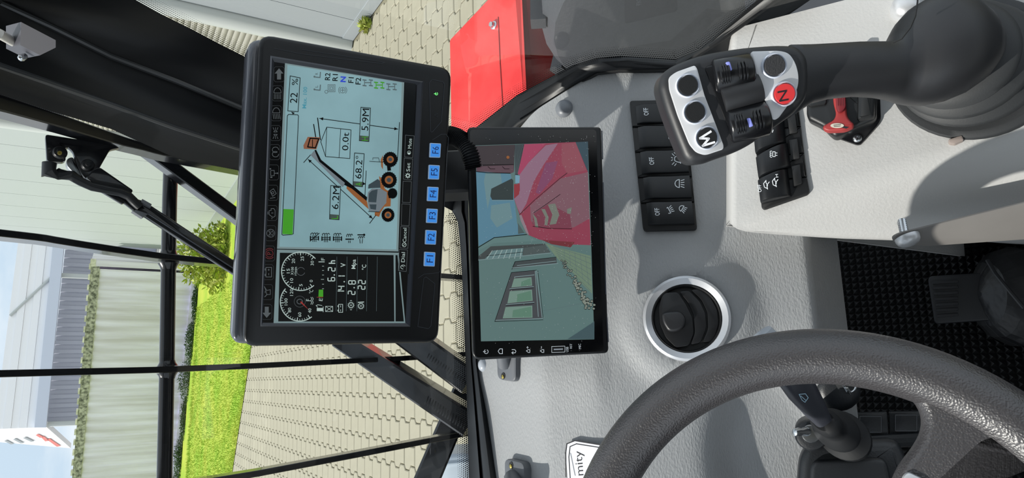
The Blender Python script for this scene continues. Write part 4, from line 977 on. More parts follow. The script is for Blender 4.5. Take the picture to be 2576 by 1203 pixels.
for k in range(8): a = k*.785; B(m_pw).stroke(P_, [(1026+5*math.cos(a), 442+5*math.sin(a)), (1026+6.5*math.cos(a), 442+6.5*math.sin(a))], 1.6, o4)
B(m_pw).flat(P_, [(1028, 389), (1031, 389), (1034, 384), (1024, 384), (1027, 389)], o4); B(m_pw).stroke(P_, arc(1029, 384, 4, 4, 200, 340, 5), 1, o4)
# load bar
B(m_pk).stroke(P_, [(709, 590), (712, 592), (735, 590), (738, 588), (751, 292), (749, 289), (726, 288), (723, 291)], 1.6, o3, True)
B(m_pg).flat(P_, [(710.5, 589), (713, 526), (739, 527), (736, 590)], o3+.00005)
B(m_pk).stroke(P_, [(730, 191), (755, 196), (750, 281), (724, 279)], 1.6, o3, True)
text(B(m_pk), P_, '22', (747, 260), (749, 234), 18, o3); text(B(m_pk), P_, '%', (749, 215), (750, 198), 15, o3)
B(m_pk).flat(P_, [(735, 279), (742, 283), (733, 287)] if 0 else [(732, 281), (742, 284), (737, 288)], o3)
text(B(m_teal), P_, 'Max. 100', (770, 273), (773, 219), 10, o3, bold=.01)
for s_, a, b, m_ in (('R2', (830, 202), (831, 184), m_pk), ('R1', (849, 204), (850, 187), m_pk), ('N', (869, 207), (870, 193), m_blue), ('F1', (889, 209), (890, 195), m_pk), ('F2', (907, 213), (908, 196), m_pk)): text(B(m_), P_, s_, a, b, 13, o3, bold=.03 if s_ == 'N' else .008)
def seat(u, v, ch_):
    b = B(m_grey); b.stroke(P_, [(u-6, v+2), (u+5, v+3), (u+6, v-10)], 2.6, o3); b.disc(P_, u-9, v+1, 2.5, 2.5, o3, 8); text(b, P_, ch_, (u, v-4), (u, v-9), 7, o3)
seat(800, 224, 'L'); seat(800, 192, 'R')
b = B(m_grey); b.stroke(P_, arc(821, 231, 4, 4, 0, 360, 10), 1.2, o3)
for r in (9, 6, 3): b.stroke(P_, [(834-r, 222-r), (834+r, 222-r), (834+r, 222+r), (834-r, 222+r)], 1.2, o3, True)
b.stroke(P_, arc(862, 227, 7, 7, 0, 360, 14), 1.2, o3); b.stroke(P_, arc(862, 227, 10.5, 10.5, -50, 50, 6), 1.2, o3); b.stroke(P_, arc(862, 227, 10.5, 10.5, 130, 230, 6), 1.2, o3); b.stroke(P_, [(857, 227), (867, 227)], 1.4, o3); b.stroke(P_, [(862, 222), (862, 232)], 1.4, o3)
for (u, v), m_ in (((925, 208), m_grey), ((954, 214), m_pg), ((985, 218), m_grey)):
    b = B(m_); 
    for du in (-8, 8):
        b.stroke(P_, [(u+du, v-7), (u+du, v+7)], 1.8, o3)
        for dv in (-7, 7): b.stroke(P_, [(u+du-4, v+dv), (u+du+4, v+dv+1)], 3, o3)
    b.stroke(P_, [(u-8, v), (u+8, v)], 2.4, o3)
# dimensions
K = B(m_pk)
def arrow(a, b, w=1.7, hd=9):
    K.stroke(P_, [a, b], w, o3); L_ = math.hypot(b[0]-a[0], b[1]-a[1]); ex, ey = (b[0]-a[0])/L_, (b[1]-a[1])/L_
    for p, s_ in ((a, 1), (b, -1)): K.flat(P_, [p, (p[0]+ex*hd*s_-ey*hd*.45, p[1]+ey*hd*s_+ex*hd*.45), (p[0]+ex*hd*s_+ey*hd*.45, p[1]+ey*hd*s_-ex*hd*.45)], o3+.00003)
arrow((804, 298), (1001, 325)); K.stroke(P_, [(1005, 308), (1000, 404)], 1.7, o3)
K.stroke(P_, [(799, 297), (806, 352)], 2.4, o3); K.stroke(P_, [(789, 313), (796, 356)], 2.4, o3)
K.stroke(P_, [(807, 357), (822, 320), (883, 327), (880, 399), (819, 394)], 1.5, o3, True); K.stroke(P_, [(857, 324), (853, 397)], 1.3, o3); K.stroke(P_, [(822, 320), (819, 394)], 1.3, o3)
text(K, P_, '0.0t', (876, 379), (878, 334), 16, o3)
for q, s_, a, b, cell, cl, ca, cb in (([(908, 270), (932, 272), (928, 356), (904, 354)], '5.9M', (926, 329), (929, 274), [(905, 341), (929, 343), (928, 355), (904, 353)], 'H', (926, 354), (926, 344)),
    ([(892, 385), (916, 387), (912, 470), (888, 468)], '68.2°', (909, 450), (912, 393), [(889, 456), (913, 458), (912, 469), (888, 467)], 'A', (910, 468), (910, 459)),
    ([(832, 467), (857, 469), (853, 553), (829, 551)], '6.2M', (851, 527), (855, 470), [(830, 539), (854, 541), (853, 552), (829, 550)], 'L', (850, 551), (850, 543))):
    B(m_lit).flat(P_, q, o3+.00004); K.stroke(P_, q, 1.6, o4, True); text(K, P_, s_, a, b, 17, o4); B(m_gr2).flat(P_, cell, o4); text(B(m_pg), P_, cl, ca, cb, 16, o5)
K.flat(P_, [(913, 458), (913, 466), (920, 463)], o4); K.stroke(P_, [(921, 430), (918, 495)], 1.6, o3)
arrow((775, 401), (937, 550)); K.stroke(P_, [(764, 409), (781, 390)], 1.8, o3); K.stroke(P_, [(930, 562), (946, 541)], 1.8, o3)
# the drawn machine
zc = Zm(750, 330, 4.15)
B(m_slate).flat(P_, zc((130, 250), (165, 205), (225, 290), (512, 530), (465, 585)), o3); B(m_pk).flat(P_, zc((170, 200), (188, 195), (240, 300), (530, 535), (512, 560), (220, 318)), o4)
B(m_or).flat(P_, zc((505, 600), (510, 555), (545, 570), (720, 735), (735, 815), (570, 665)), o3); B(m_pk).flat(P_, zc((480, 560), (500, 510), (720, 690), (715, 730), (560, 600)), o3+.00003)
m_br = mat('print_brown', (150, 96, 66), .5, emit=.7)
B(m_br).flat(P_, zc((55, 150), (100, 60), (230, 65), (190, 190), (60, 185)), o3); B(m_pk).stroke(P_, zc((100, 165), (125, 75), (215, 80), (180, 175)), 3, o4, True); B(m_pk).stroke(P_, zc((150, 90), (150, 170)), 2, o4)
for (x, y, r, hr) in ((985, 650, 48, 0), (962, 296, 74, 38), (948, 510, 80, 44), (938, 876, 66, 36)):
    (cu_, cv_), = zc((x, y)); B(m_pk).disc(P_, cu_, cv_, r/4.15, (r+4)/4.15, o3+.00006, 22)
    for k in range(22): a = k*2*math.pi/22; B(m_pk).disc(P_, cu_+r/4.15*math.cos(a), cv_+(r+4)/4.15*math.sin(a), 1.3, 1.3, o3+.00005, 5)
    if hr: B(m_or).disc(P_, cu_, cv_, hr/4.15, hr/4.15, o4, 16); B(m_dkw).disc(P_, cu_, cv_, hr/8, hr/8, o4+.00006, 12); 
B(m_or).flat(P_, zc((845, 470), (880, 500), (905, 600), (930, 620), (970, 620), (965, 785), (900, 790), (862, 850), (845, 895), (800, 880), (800, 850), (850, 820), (920, 750), (925, 640), (860, 600)), o3)
B(m_or).flat(P_, zc((862, 300), (885, 250), (885, 400), (868, 370)), o3)
B(m_slate).flat(P_, zc((728, 640), (770, 600), (860, 600), (928, 640), (920, 745), (845, 842), (740, 832), (722, 700)), o3+.00003)
B(m_dkw).flat(P_, zc((740, 650), (770, 620), (830, 608), (815, 745), (735, 740)), o4); B(m_dkw).flat(P_, zc((745, 765), (818, 765), (812, 822), (755, 812)), o4); B(m_dkw).flat(P_, zc((730, 600), (735, 560), (830, 500), (855, 520), (860, 592), (770, 595)), o3+.00002)
B(m_pk).stroke(P_, zc((745, 315), (905, 325)), 1.2, o4); B(m_pk).stroke(P_, zc((780, 300), (780, 280), (840, 280), (850, 320)), 1, o4); B(m_pk).flat(P_, zc((945, 640), (965, 640), (965, 700), (945, 700)), o4)
B(m_pk).stroke(P_, zc((735, 838), (850, 845)), 1.6, o4); B(m_pk).stroke(P_, zc((940, 320), (950, 400)), 9, o3+.00005)
# regeneration icons
for i, (u, v) in enumerate(((791, 596), (820, 597), (849, 597), (879, 598), (908, 599))):
    b = K
    if i < 3:
        for dv in (-6, 0, 6): b.stroke(P_, arc(u-6, v-6+dv*0 if 0 else v-7+0, 3.4, 3.4, 90, 270, 5), 1.5, o3) if 0 else b.stroke(P_, arc(u+dv, v-5, 3.2, 3.2, 90, 270, 5) if 0 else [(u+dv-3, v-4), (u+dv-3, v-8), (u+dv+1, v-10), (u+dv+3, v-7)], 1.6, o3)
        for dv in (-4, 0, 4): b.stroke(P_, [(u+dv, v-3), (u+dv, v+12)], 1.6, o3)
        b.stroke(P_, [(u-8, v+1), (u+8, v+1)], 1.6, o3); b.stroke(P_, [(u-8, v+6), (u+8, v+6)], 1.6, o3)
        for du in (-10, 10): b.stroke(P_, [(u+du, v-1), (u+du, v+8)], 3, o3)
        if i == 0: b.stroke(P_, [(u-11, v+11), (u+12, v-9)], 1.8, o3)
    elif i == 3:
        b.stroke(P_, [(u-9, v+4), (u+5, v+4)], 3, o3); b.disc(P_, u+9, v+4, 2, 2, o3, 8)
        for dv in (-5, 0, 5): b.stroke(P_, [(u+dv-2, v-2), (u+dv-2, v-6), (u+dv+1, v-9), (u+dv+3, v-6)], 1.6, o3)
        b.stroke(P_, [(u-2, v+8), (u-2, v+13)], 1.6, o3); b.stroke(P_, [(u+2, v+8), (u+2, v+13)], 1.6, o3)
    else:
        b.stroke(P_, [(u-8, v-8), (u+6, v-8)], 2.6, o3); b.disc(P_, u+8, v-8, 3, 3, o3, 8)
        for dv in (-4, 1, 6): b.stroke(P_, [(u+dv-2, v+1), (u+dv-2, v-2), (u+dv+1, v-4), (u+dv+3, v-1)], 1.6, o3)
        b.stroke(P_, [(u-3, v+3), (u-2, v+13)], 1.6, o3); b.stroke(P_, [(u+4, v+3), (u+3, v+13)], 1.6, o3)
# gauges
Wt = B(m_pw)
zg = Zm(680, 580, 5.014)
def dial(cx, cy, r, a0, a1, n, maj):
    (u, v), = zg((cx, cy)); R_ = r/5.014
    Wt.stroke(P_, arc(u, v, R_, R_, a0, a1, 36), 2.2, o3)
    for k in range(n+1):
        a = math.radians(a0+6+(a1-a0-12)*k/n); l = 6 if k % maj == 0 else 3.5
        Wt.stroke(P_, [(u+(R_-2)*math.cos(a), v+(R_-2)*math.sin(a)), (u+(R_-2-l)*math.cos(a), v+(R_-2-l)*math.sin(a))], 2 if k % maj == 0 else 1, o3)
    return u, v
dial(385, 515, 243, 48, 318, 30, 5); dial(370, 900, 243, 52, 222, 20, 5)
for s_, x, y in (('0', 515, 638), ('5', 385, 690), ('10', 268, 630), ('15', 226, 510), ('20', 290, 385), ('25', 403, 355), ('30', 528, 412), ('40', 497, 1012), ('60', 370, 1062), ('80', 242, 1005), ('100', 197, 900), ('120', 267, 780)):
    (u, v), = zg((x, y)); h = 2.9*len(s_); text(Wt, P_, s_, (u+4, v+h), (u+4, v-h), 8, o3)
text(Wt, P_, 'X100', (738, 692), (739, 672), 6.5, o3); text(Wt, P_, 'r/min', (746, 693), (747, 672), 6.5, o3); text(Wt, P_, '°C', (787, 739), (788, 730), 10, o3)
B(m_icon).stroke(P_, arc(757, 683, 10, 10, 20, 330, 14), 1.2, o3); B(m_icon).stroke(P_, arc(754, 759, 7, 6, 0, 360, 14), 1.8, o3); B(m_icon).stroke(P_, arc(754, 759, 14, 14, 0, 360, 18), .8, o3)
B(m_pr).flat(P_, [(766, 675), (769, 671), (733, 719)], o4); B(m_pr).flat(P_, [(755, 761), (758, 758), (777, 780)], o4)
for pts in ([(771, 757), (782, 757)], [(771, 753), (771, 757)], [(775, 753), (775, 757)]): Wt.stroke(P_, pts, 1.4, o3)
for du in (0, 4): Wt.stroke(P_, [(782+du, 766), (784+du, 761), (782+du, 757), (784+du, 752), (782+du, 748)], 1.2, o3)
text(Wt, P_, 'E', (811, 758), (812, 751), 9, o3); text(Wt, P_, 'F', (817, 655), (817, 649), 9, o3)
B(m_pg).flat(P_, [(801, 747), (802, 729), (813, 729), (813, 747)], o3); B(m_pr).stroke(P_, [(797, 748), (812, 748)], 1.2, o4)
for k, y in enumerate((735, 678, 617, 562, 505, 450)): (u, v), = zg((665, y)); Wt.stroke(P_, [(u-(5 if k == 2 else 2), v), (u+2, v)], 1, o3)
Wt.stroke(P_, [(802, 659), (816, 659)], 2, o3)
SEG = {'0': 'abcdef', '1': 'bc', '2': 'abged', '4': 'fgbc', '6': 'afgedc', '8': 'abcdefg'}
def seg(ch_, u0, v0, h, w):                                      # u0 baseline, v0 left side
    X = lambda x, y: (u0-y*h, v0-x*w)
    S_ = {'a': (X(0, 1), X(1, 1)), 'b': (X(1, 1), X(1, .5)), 'c': (X(1, .5), X(1, 0)), 'd': (X(0, 0), X(1, 0)), 'e': (X(0, 0), X(0, .5)), 'f': (X(0, .5), X(0, 1)), 'g': (X(0, .5), X(1, .5))}
    for k in SEG[ch_]:
        (a, b), (c, d) = S_[k]; m1, m2 = .15, .85; Wt.stroke(P_, [(a+(c-a)*m1, b+(d-b)*m1), (a+(c-a)*m2, b+(d-b)*m2)], 2.4, o3)
for row in (('6', 842, 707), ('2', 843, 682), ('1', 866, 741), ('4', 867, 729), ('1', 868, 703), ('2', 893, 741), ('8', 894, 715), ('2', 918, 728), ('2', 919, 714)):
    seg(row[0], row[1], row[2], 17, 8.5)
for u, v in ((841, 692), (866, 709), (891, 724)): Wt.disc(P_, u, v, 1.8, 1.8, o3, 8)
text(Wt, P_, 'h', (843, 664), (843, 655), 16, o3, bold=.02); text(Wt, P_, 'V', (869, 672), (869, 662), 12, o3, bold=.015); text(Wt, P_, 'Mpa', (894, 677), (895, 653), 10, o3, bold=.01); text(Wt, P_, '°C', (921, 679), (921, 666), 11, o3, bold=.01)
for u in (845.5, 871, 897.5, 922, 947): B(m_grey).stroke(P_, [(u, 783), (u+2, 646)], .7, o3)
b = Wt
b.flat(P_, [(797, 783), (797, 775), (812, 775), (812, 783)], o3); b.stroke(P_, [(799, 773), (795, 769), (800, 767), (810, 769)], 1.2, o3); b.stroke(P_, [(813, 785), (813, 772)], 1.4, o3)
b.stroke(P_, [(819, 784), (837, 784), (837, 771), (819, 771)], 1.2, o3, True); b.stroke(P_, [(819, 784), (837, 771)], 1, o3); b.stroke(P_, [(837, 784), (819, 771)], 1, o3)
b.stroke(P_, [(852, 786), (862, 786), (862, 766), (852, 766)], 1.4, o3, True); b.stroke(P_, [(850, 783), (850, 780)], 1.6, o3); b.stroke(P_, [(850, 772), (850, 769)], 1.6, o3); b.stroke(P_, [(857, 773), (857, 769)], 1.2, o3); b.stroke(P_, [(857, 783), (857, 779)], 1.2, o3)
for u, v in ((883, 768), (908, 770)):
    b.stroke(P_, arc(u, v, 6, 6, 0, 360, 12), 1.4, o3); b.disc(P_, u, v, 2.4, 1.6, o3, 8)
    for k in range(12): a = k*math.pi/6; b.stroke(P_, [(u+6*math.cos(a), v+6*math.sin(a)), (u+8.5*math.cos(a), v+8.5*math.sin(a))], 1.2, o3)
for du in (-11, 11): b.stroke(P_, [(883+du*0-2, 768+du), (883, 768+du*1.1), (885, 768+du)], 1.2, o3)
b.stroke(P_, [(901, 761), (915, 760)], 2.2, o3)
# telltale icons
TT = [(702, 187), (698, 235), (695, 285), (693, 335), (691, 383), (688, 434), (686, 485), (684, 536), (681, 587), (678, 638), (675, 685), (673, 735), (671, 785)]
I = B(m_icon); mfr = mat('icon_frame', (60, 66, 70), .5, emit=.35)
for k, (u, v) in enumerate(TT):
    Q = [(u-13, v+15), (u-13, v-15), (u-9, v-19), (u+9, v-19), (u+13, v-15), (u+13, v+15), (u+9, v+19), (u-9, v+19)]; B(mfr).stroke(P_, Q, 1.1, o2, True)
    if k == 0: I.flat(P_, [(u, v-15), (u+11, v-2), (u+5, v-2), (u+5, v+13), (u-5, v+13), (u-5, v-2), (u-11, v-2)], o3)
    elif k == 12: I.flat(P_, [(u, v+15), (u-11, v+2), (u-5, v+2), (u-5, v-13), (u+5, v-13), (u+5, v+2), (u+11, v+2)], o3)
    elif k in (1, 2):
        I.stroke(P_, [(u-9, v-1), (u+9, v-1)] + arc(u, v-2, 9, 12, 0, -180, 10), 1.4, o3, True)
        for j in range(5): x = -8+j*4; I.stroke(P_, [(u+x, v+2), (u+x+(2 if k == 2 else 0), v+14)], 1.4, o3)
    elif k == 3:
        for sg_ in (-1, 1):
            I.stroke(P_, arc(u, v+sg_*3, 4, 4, 0, 180*sg_, 6), 1.4, o3, True)
            for x in (-6, 0, 6): I.stroke(P_, [(u+x*.7, v+sg_*9), (u+x, v+sg_*14)], 1.3, o3)
    elif k == 4: I.stroke(P_, arc(u+2, v-6, 8, 7, 60, 360, 12), 1.4, o3); I.stroke(P_, arc(u+2, v+5, 8, 7, 0, 300, 12), 1.4, o3)
    elif k == 5: I.stroke(P_, [(u-7, v-5), (u-7, v+8), (u+2, v+8), (u+2, v-5)], 1.4, o3, True); I.stroke(P_, [(u+2, v+2), (u+9, v+2)], 1.6, o3); I.stroke(P_, [(u-7, v-9), (u-9, v-9)], 3, o3); I.stroke(P_, [(u-7, v+12), (u-4, v+12)], 3, o3); I.disc(P_, u+10, v+2, 2, 2, o3, 8)
    elif k == 6: I.stroke(P_, [(u-7, v-4), (u+2, v-10), (u+9, v+2), (u, v+9)], 1.4, o3, True); I.stroke(P_, arc(u, v, 3, 3, 0, 360, 8), 1.3, o3); I.stroke(P_, [(u-6, v+14), (u+6, v+12)], 1.4, o3)
    elif k == 7: I.stroke(P_, [(u-4, v+6), (u-7, v+4), (u-7, v-6), (u-2, v-6), (u-2, v-11), (u+5, v-11), (u+8, v-6), (u+8, v+8), (u+3, v+11), (u-2, v+8)], 1.4, o3, True); I.stroke(P_, [(u-1, v), (u+3, v)], 1.6, o3); I.stroke(P_, [(u-10, v-3), (u-10, v+3)], 1.4, o3); I.stroke(P_, [(u, v+12), (u, v+15)], 1.4, o3)
    elif k == 8: I.stroke(P_, arc(u, v, 10, 10, 0, 360, 16), 1.3, o3); I.stroke(P_, [(u-7, v-7), (u+4, v+6), (u+7, v), (u+4, v-6), (u-7, v+7)], 1.1, o3); I.stroke(P_, [(u-2, v-10), (u-2, v+10)], .9, o3)
    elif k == 9:
        r = B(mat('icon_red', (128, 36, 42), .5, emit=.5)); r.stroke(P_, arc(u, v, 9, 9, 0, 360, 16), 1.5, o3); r.stroke(P_, arc(u, v, 13, 13, -135, -45, 6), 1.6, o3); r.stroke(P_, arc(u, v, 13, 13, 45, 135, 6), 1.6, o3); text(r, P_, 'P', (u+5, v+3), (u+5, v-4), 11, o3)
    elif k == 10: I.stroke(P_, [(u-6, v+12), (u+8, v+12), (u+8, v-12), (u-6, v-12)], 1.6, o3, True); I.stroke(P_, [(u-8, v+9), (u-8, v+5)], 2, o3); I.stroke(P_, [(u-8, v-9), (u-8, v-5)], 2, o3); I.stroke(P_, [(u+1, v+7), (u+1, v+3)], 1.4, o3); I.stroke(P_, [(u+1, v-4), (u+1, v-8)], 1.4, o3); I.stroke(P_, [(u-1, v-6), (u+3, v-6)], 1.4, o3)
    elif k == 11: I.stroke(P_, [(u-2, v+6), (u+7, v+6), (u+7, v-6), (u-2, v-4), (u-8, v-14), (u-5, v-6), (u-2, v+6)], 1.4, o3); I.stroke(P_, [(u-6, v+2), (u-6, v-2)], 1.4, o3); I.stroke(P_, [(u-7, v+12), (u-1, v+6)], 1.8, o3)
NM = {'screen_lit': 'light screen field', 'screen_line': 'grey screen border', 'screen_dark': 'black screen field', 'print_green': 'green screen marks', 'print_orange': 'orange drawn machine'}
for nm, (b, m_) in LAY.items(): mk('screen_image' if nm in NM else 'screen_print', b, m_, scr, NM.get(nm), sharp=0, kind='stuff')
LAY.clear()
# bezel grooves, keys, power light
mgr = mat('groove', (46, 50, 56), .35)
mb = MB()
for q in ([(1083, 332), (1080, 208), (1087, 200), (1114, 206), (1118, 212), (1110, 306), (1088, 332)],): mb.stroke(P_, q, 1.6, .0003, True)
mb.stroke(P_, [(1052, 700), (1066, 690), (1104, 686), (1108, 680), (1128, 346), (1122, 338), (1110, 338), (1088, 352)], 1.6, .0003)
mb.stroke(P_, [(1051, 822), (1066, 700), (1072, 697), (1094, 714), (1084, 820), (1078, 827)], 1.6, .0003, True)
mb.stroke(P_, [(690, 122), (760, 136), (960, 160), (968, 157), (900, 146), (760, 125)], 1.4, .0003)
mk('bezel_groove', mb, mgr, mon, sharp=0, kind='stuff')
mkey = mat('key_blue', (62, 150, 245), .4, emit=.75); mkey2 = mat('key_rim', (190, 215, 245), .4); mkl = mat('key_letter', (20, 40, 110), .5)
for i, (u, v) in enumerate(((1080, 652), (1083, 597), (1086, 543), (1088, 488), (1091, 433), (1094, 378))):
    mb = MB(); q = [(u-13.5, v+18), (u-12, v-18.5), (u+16, v-17), (u+14, v+19)]; mb.prism(P_, q, -.001, .0018, bev=.0005, rad=.001); kk = fixn(mk('function_key', mb, mkey2, mon, 'blue key marked F%d' % (i+1)))
    mb = MB(); q = [(u-11.5, v+16), (u-10, v-16.5), (u+14, v-15), (u+12, v+17)]; mb.flat(P_, q, .0019); mk('key_face', mb, mkey, kk, sharp=0)
    mb = MB(); text(mb, P_, 'F%d' % (i+1), (u+9, v+9), (u+10, v-9), 16, .0021); mk('letter', mb, mkl, kk, sharp=0)
mb = MB(); m_led = mat('led_green', (120, 250, 130), .4, emit=1.3); mb.stroke(P_, arc(1098, 236, 3.2, 3.2, -60, 240, 10), 1.2, .0003); mb.stroke(P_, [(1092, 236), (1098, 236)], 1.2, .0003); mk('power_light', mb, m_led, mon, 'green power light', sharp=0)
mb = MB(); mb.stroke(P_, [(1093, 290), (1101, 295), (1101, 285)], .8, .0003, True); mk('warning_mark', mb, mgr, mon, sharp=0)
# dark mount behind the two screens
mt = thing('monitor_mount', mpn.pt(0, -.12, -.10), 'black mounting post behind the upper monitor, rising from the windscreen corner', 'mount')
mb = MB(); a = at(1195, 440, .72); b_ = at(1000, 450, .71); mb.tube([a, b_], .02, 10, sq=(.024, .014)); mk('post', mb, m_blk, mt)
# corrugated hose
hs = [at(u, v, t) for u, v, t in ((1105, 345, .68), (1130, 341, .675), (1152, 348, .67), (1172, 364, .665), (1185, 392, .66), (1192, 425, .66))]
pts = []; n = 64
for i in range(n): 
    f_ = i/(n-1)*(len(hs)-1); j = min(int(f_), len(hs)-2); k = f_-j
    p0, p1, p2, p3 = hs[max(j-1, 0)], hs[j], hs[j+1], hs[min(j+2, len(hs)-1)]
    pts.append(.5*((2*p1)+(p2-p0)*k+(2*p0-5*p1+4*p2-p3)*k*k+(3*p1-p0-3*p2+p3)*k**3))
mb = MB(); mb.tube(pts, [.0095 if i % 2 else .0078 for i in range(n)], 16); o = mk('corrugated_hose', mb, m_blk, sharp=20); tag(o, 'black corrugated cable hose curving between the two screens', 'hose')
# ================================================================== LOWER SCREEN
cpn = quadpose([(1187, 905), (1175, 320), (1512, 320), (1532, 890)], .222)
cm = thing('camera_screen', cpn.pt(0, -.06, -.03), 'lower black screen on the dashboard showing a red machine beside a building', 'monitor')
cout = [(1189, 907), (1175, 319), (1513, 319), (1532, 889)]
mb = MB(); mb.prism(cpn, cout, -.009, 0, bev=.002, rad=[.009, .006, .004, .005], nb=3); fixn(mk('screen_body', mb, m_mon, cm, sharp=50))
lo_ = [cpn.loc(*p) for p in cout]; bk = inset(lo_ if area(lo_) > 0 else lo_[::-1], .012)
mb = MB(); mb.rings([[cpn.pt(x, y, -.030) for x, y in inset(bk, .006)], [cpn.pt(x, y, -.008) for x, y in bk]]); fixn(mk('back_shell', mb, m_mon, cm))
mb = MB(); mb.prism(cpn, [(1196, 900), (1182, 326), (1500, 326), (1518, 884)], -.001, .0004, rad=.004); sg = fixn(mk('screen_glass', mb, m_glassb, cm))
mb = MB(); 
for a, b_ in (((1514, 330), (1516, 400)), ((1517, 460), (1524, 740)), ((1527, 800), (1530, 860))): mb.stroke(cpn, [a, b_], 3, .0006)
mk('edge_clip', mb, m_monl, cm, sharp=0)
P_ = cpn; zs = Zm(1180, 340, 4.297); zt3 = Zm(1180, 580, 3.759)
LV = [0]
def E_(nm, rgb, pts, em=.74):
    LV[0] += 1; B(mat('view_'+nm, rgb, .4, emit=em)).flat(P_, pts, .0005+LV[0]*.000035)
E_('wall', (96, 126, 124), [(1210, 859), (1196, 366), (1479, 357), (1495, 854)])
E_('sky', (92, 138, 160), zs((75, 390), (200, 400), (450, 420), (480, 600), (520, 960), (600, 1070), (275, 1105), (105, 1200)))
E_('cloud', (112, 146, 152), zs((180, 405), (340, 412), (360, 560), (240, 620), (200, 800), (160, 500))); E_('cloud', (112, 146, 152), zs((240, 760), (440, 730), (470, 900), (300, 1000), (230, 900)))
E_('eave', (62, 52, 56), [(1196, 367), (1295, 364), (1293, 430), (1199, 432)]); E_('eave2', (96, 72, 82), zs((78, 340), (480, 322), (485, 400), (450, 415), (80, 392)))
B(m_pk).stroke(P_, zs((110, 325), (480, 318)), 1.4, .0016); B(m_pk).stroke(P_, zs((78, 394), (200, 408), (445, 412)), 1.8, .0016)
for x in (205, 360): B(m_pk).stroke(P_, zs((x, 340), (x+25, 365), (x+75, 365)), 1.2, .0016)
B(m_or).disc(P_, *zs((420, 240))[0], 4, 4, .0016, 10)
E_('ribs', (52, 58, 62), zs((492, 104), (596, 98), (530, 430), (497, 440)))
for i in range(6): B(m_grey).stroke(P_, zs((505+i*14, 105), (500+i*5, 420)), .6, .0017)
E_('red1', (150, 62, 84), zs((596, 98), (1150, 75), (1285, 400), (1312, 1100), (1315, 1190), (1010, 1180), (760, 1130), (640, 1080), (560, 900), (490, 700), (545, 430)))
E_('red2', (172, 66, 100), zs((600, 98), (830, 92), (640, 300), (545, 430), (525, 420)))
E_('pink', (150, 112, 134), zs((545, 430), (640, 300), (830, 110), (960, 90), (800, 330), (700, 500), (620, 740), (555, 850), (520, 780), (490, 690), (550, 600)))
E_('mauve', (146, 78, 116), zs((830, 300), (960, 280), (900, 470), (760, 640), (720, 620)), .6)
E_('brick', (150, 78, 92), zs((1000, 95), (1150, 80), (1270, 380), (1060, 420), (1000, 300)))
E_('low', (132, 92, 104), zs((660, 760), (990, 470), (1285, 400), (1305, 900), (1130, 1000), (740, 1000), (670, 930)))
E_('rose', (128, 62, 80), zs((700, 850), (860, 740), (1090, 860), (1110, 1010), (750, 1000), (680, 960)))
E_('slot', (122, 128, 118), zs((850, 750), (930, 740), (975, 860), (940, 960), (870, 970), (900, 860)))
E_('slot', (122, 128, 118), zs((780, 800), (820, 800), (860, 890), (845, 980), (815, 970), (825, 890))); E_('slot', (122, 128, 118), zs((690, 850), (730, 900), (750, 1000), (715, 995), (705, 920)))
E_('slot', (122, 128, 118), zs((1060, 800), (1110, 780), (1100, 850), (1060, 850)))
B(mat('view_line', (70, 26, 36), .4, emit=.4)).stroke(P_, zs((545, 860), (700, 710), (980, 470), (1060, 410)), 1.6, .0021); B(m_pk).stroke(P_, zs((700, 840), (860, 730), (985, 640)), 1.2, .0021); B(m_pk).stroke(P_, zs((690, 985), (850, 1008), (1110, 1015)), 1.4, .0021)
E_('lip', (150, 130, 140), zs((545, 870), (565, 860), (620, 1000), (650, 1080), (620, 1060), (560, 930)))
E_('corner', (52, 76, 88), zs((1152, 76), (1285, 70), (1292, 420)))
E_('mirror', (48, 60, 60), zs((240, 580), (460, 470), (478, 490), (478, 700), (250, 700), (230, 660))); B(m_line).stroke(P_, zs((250, 708), (480, 706)), 1.2, .0021)
E_('bluepatch', (120, 168, 190), zs((500, 430), (548, 440), (545, 520), (500, 520))); E_('redpatch', (150, 50, 60), zs((485, 530), (548, 530), (540, 640), (485, 690)))
E_('hut', (78, 96, 96), zs((528, 950), (600, 1060), (530, 1070)))
E_('facade', (100, 132, 130), zt3((88, 160), (235, 70), (545, 40), (590, 70), (650, 100), (230, 120), (90, 190))); B(m_pk).stroke(P_, zt3((88, 160), (237, 68), (545, 38)), 1.8, .0022)
E_('garage', (64, 72, 72), zt3((88, 245), (205, 150), (715, 125), (770, 208), (90, 275))); E_('gpane', (106, 136, 138), zt3((150, 268), (230, 190), (515, 165), (503, 240)))
for i in range(7): x = 170+i*52; B(m_pw).stroke(P_, zt3((x, 266), (x+50*(1-i*.11), 190-i*3)), 1, .0022)
B(m_pk).stroke(P_, zt3((170, 240), (505, 205)), 1.2, .0022); E_('gdoor', (78, 90, 90), zt3((520, 165), (720, 135), (765, 205), (510, 238)))
B(m_line).stroke(P_, zt3((90, 280), (520, 240), (775, 212)), 1.8, .0022)
E_('w3', (66, 74, 76), zt3((435, 295), (825, 255), (830, 310), (405, 365))); B(m_line).stroke(P_, zt3((455, 332), (820, 290)), 1.6, .0022); B(m_line).stroke(P_, zt3((410, 355), (840, 312)), 2, .0022); B(m_pk).stroke(P_, zt3((435, 295), (825, 252)), 1.2, .0022); B(m_pk).stroke(P_, zt3((435, 295), (405, 367)), 1.4, .0022)
E_('w1', (70, 74, 78), zt3((400, 398), (625, 378), (690, 835), (245, 858))); 
for q in ((( 425, 455), (590, 442), (597, 522), (400, 540)), ((385, 575), (595, 560), (602, 665), (362, 690)), ((345, 725), (598, 710), (600, 825), (318, 832))): E_('pane', (120, 150, 138), zt3(*q)); E_('pane2', (96, 136, 116), zt3((q[0][0]+70, q[0][1]+30), (q[1][0]-10, q[1][1]+10), (q[2][0]-8, q[2][1]-8), (q[3][0]+90, q[3][1]-12)))
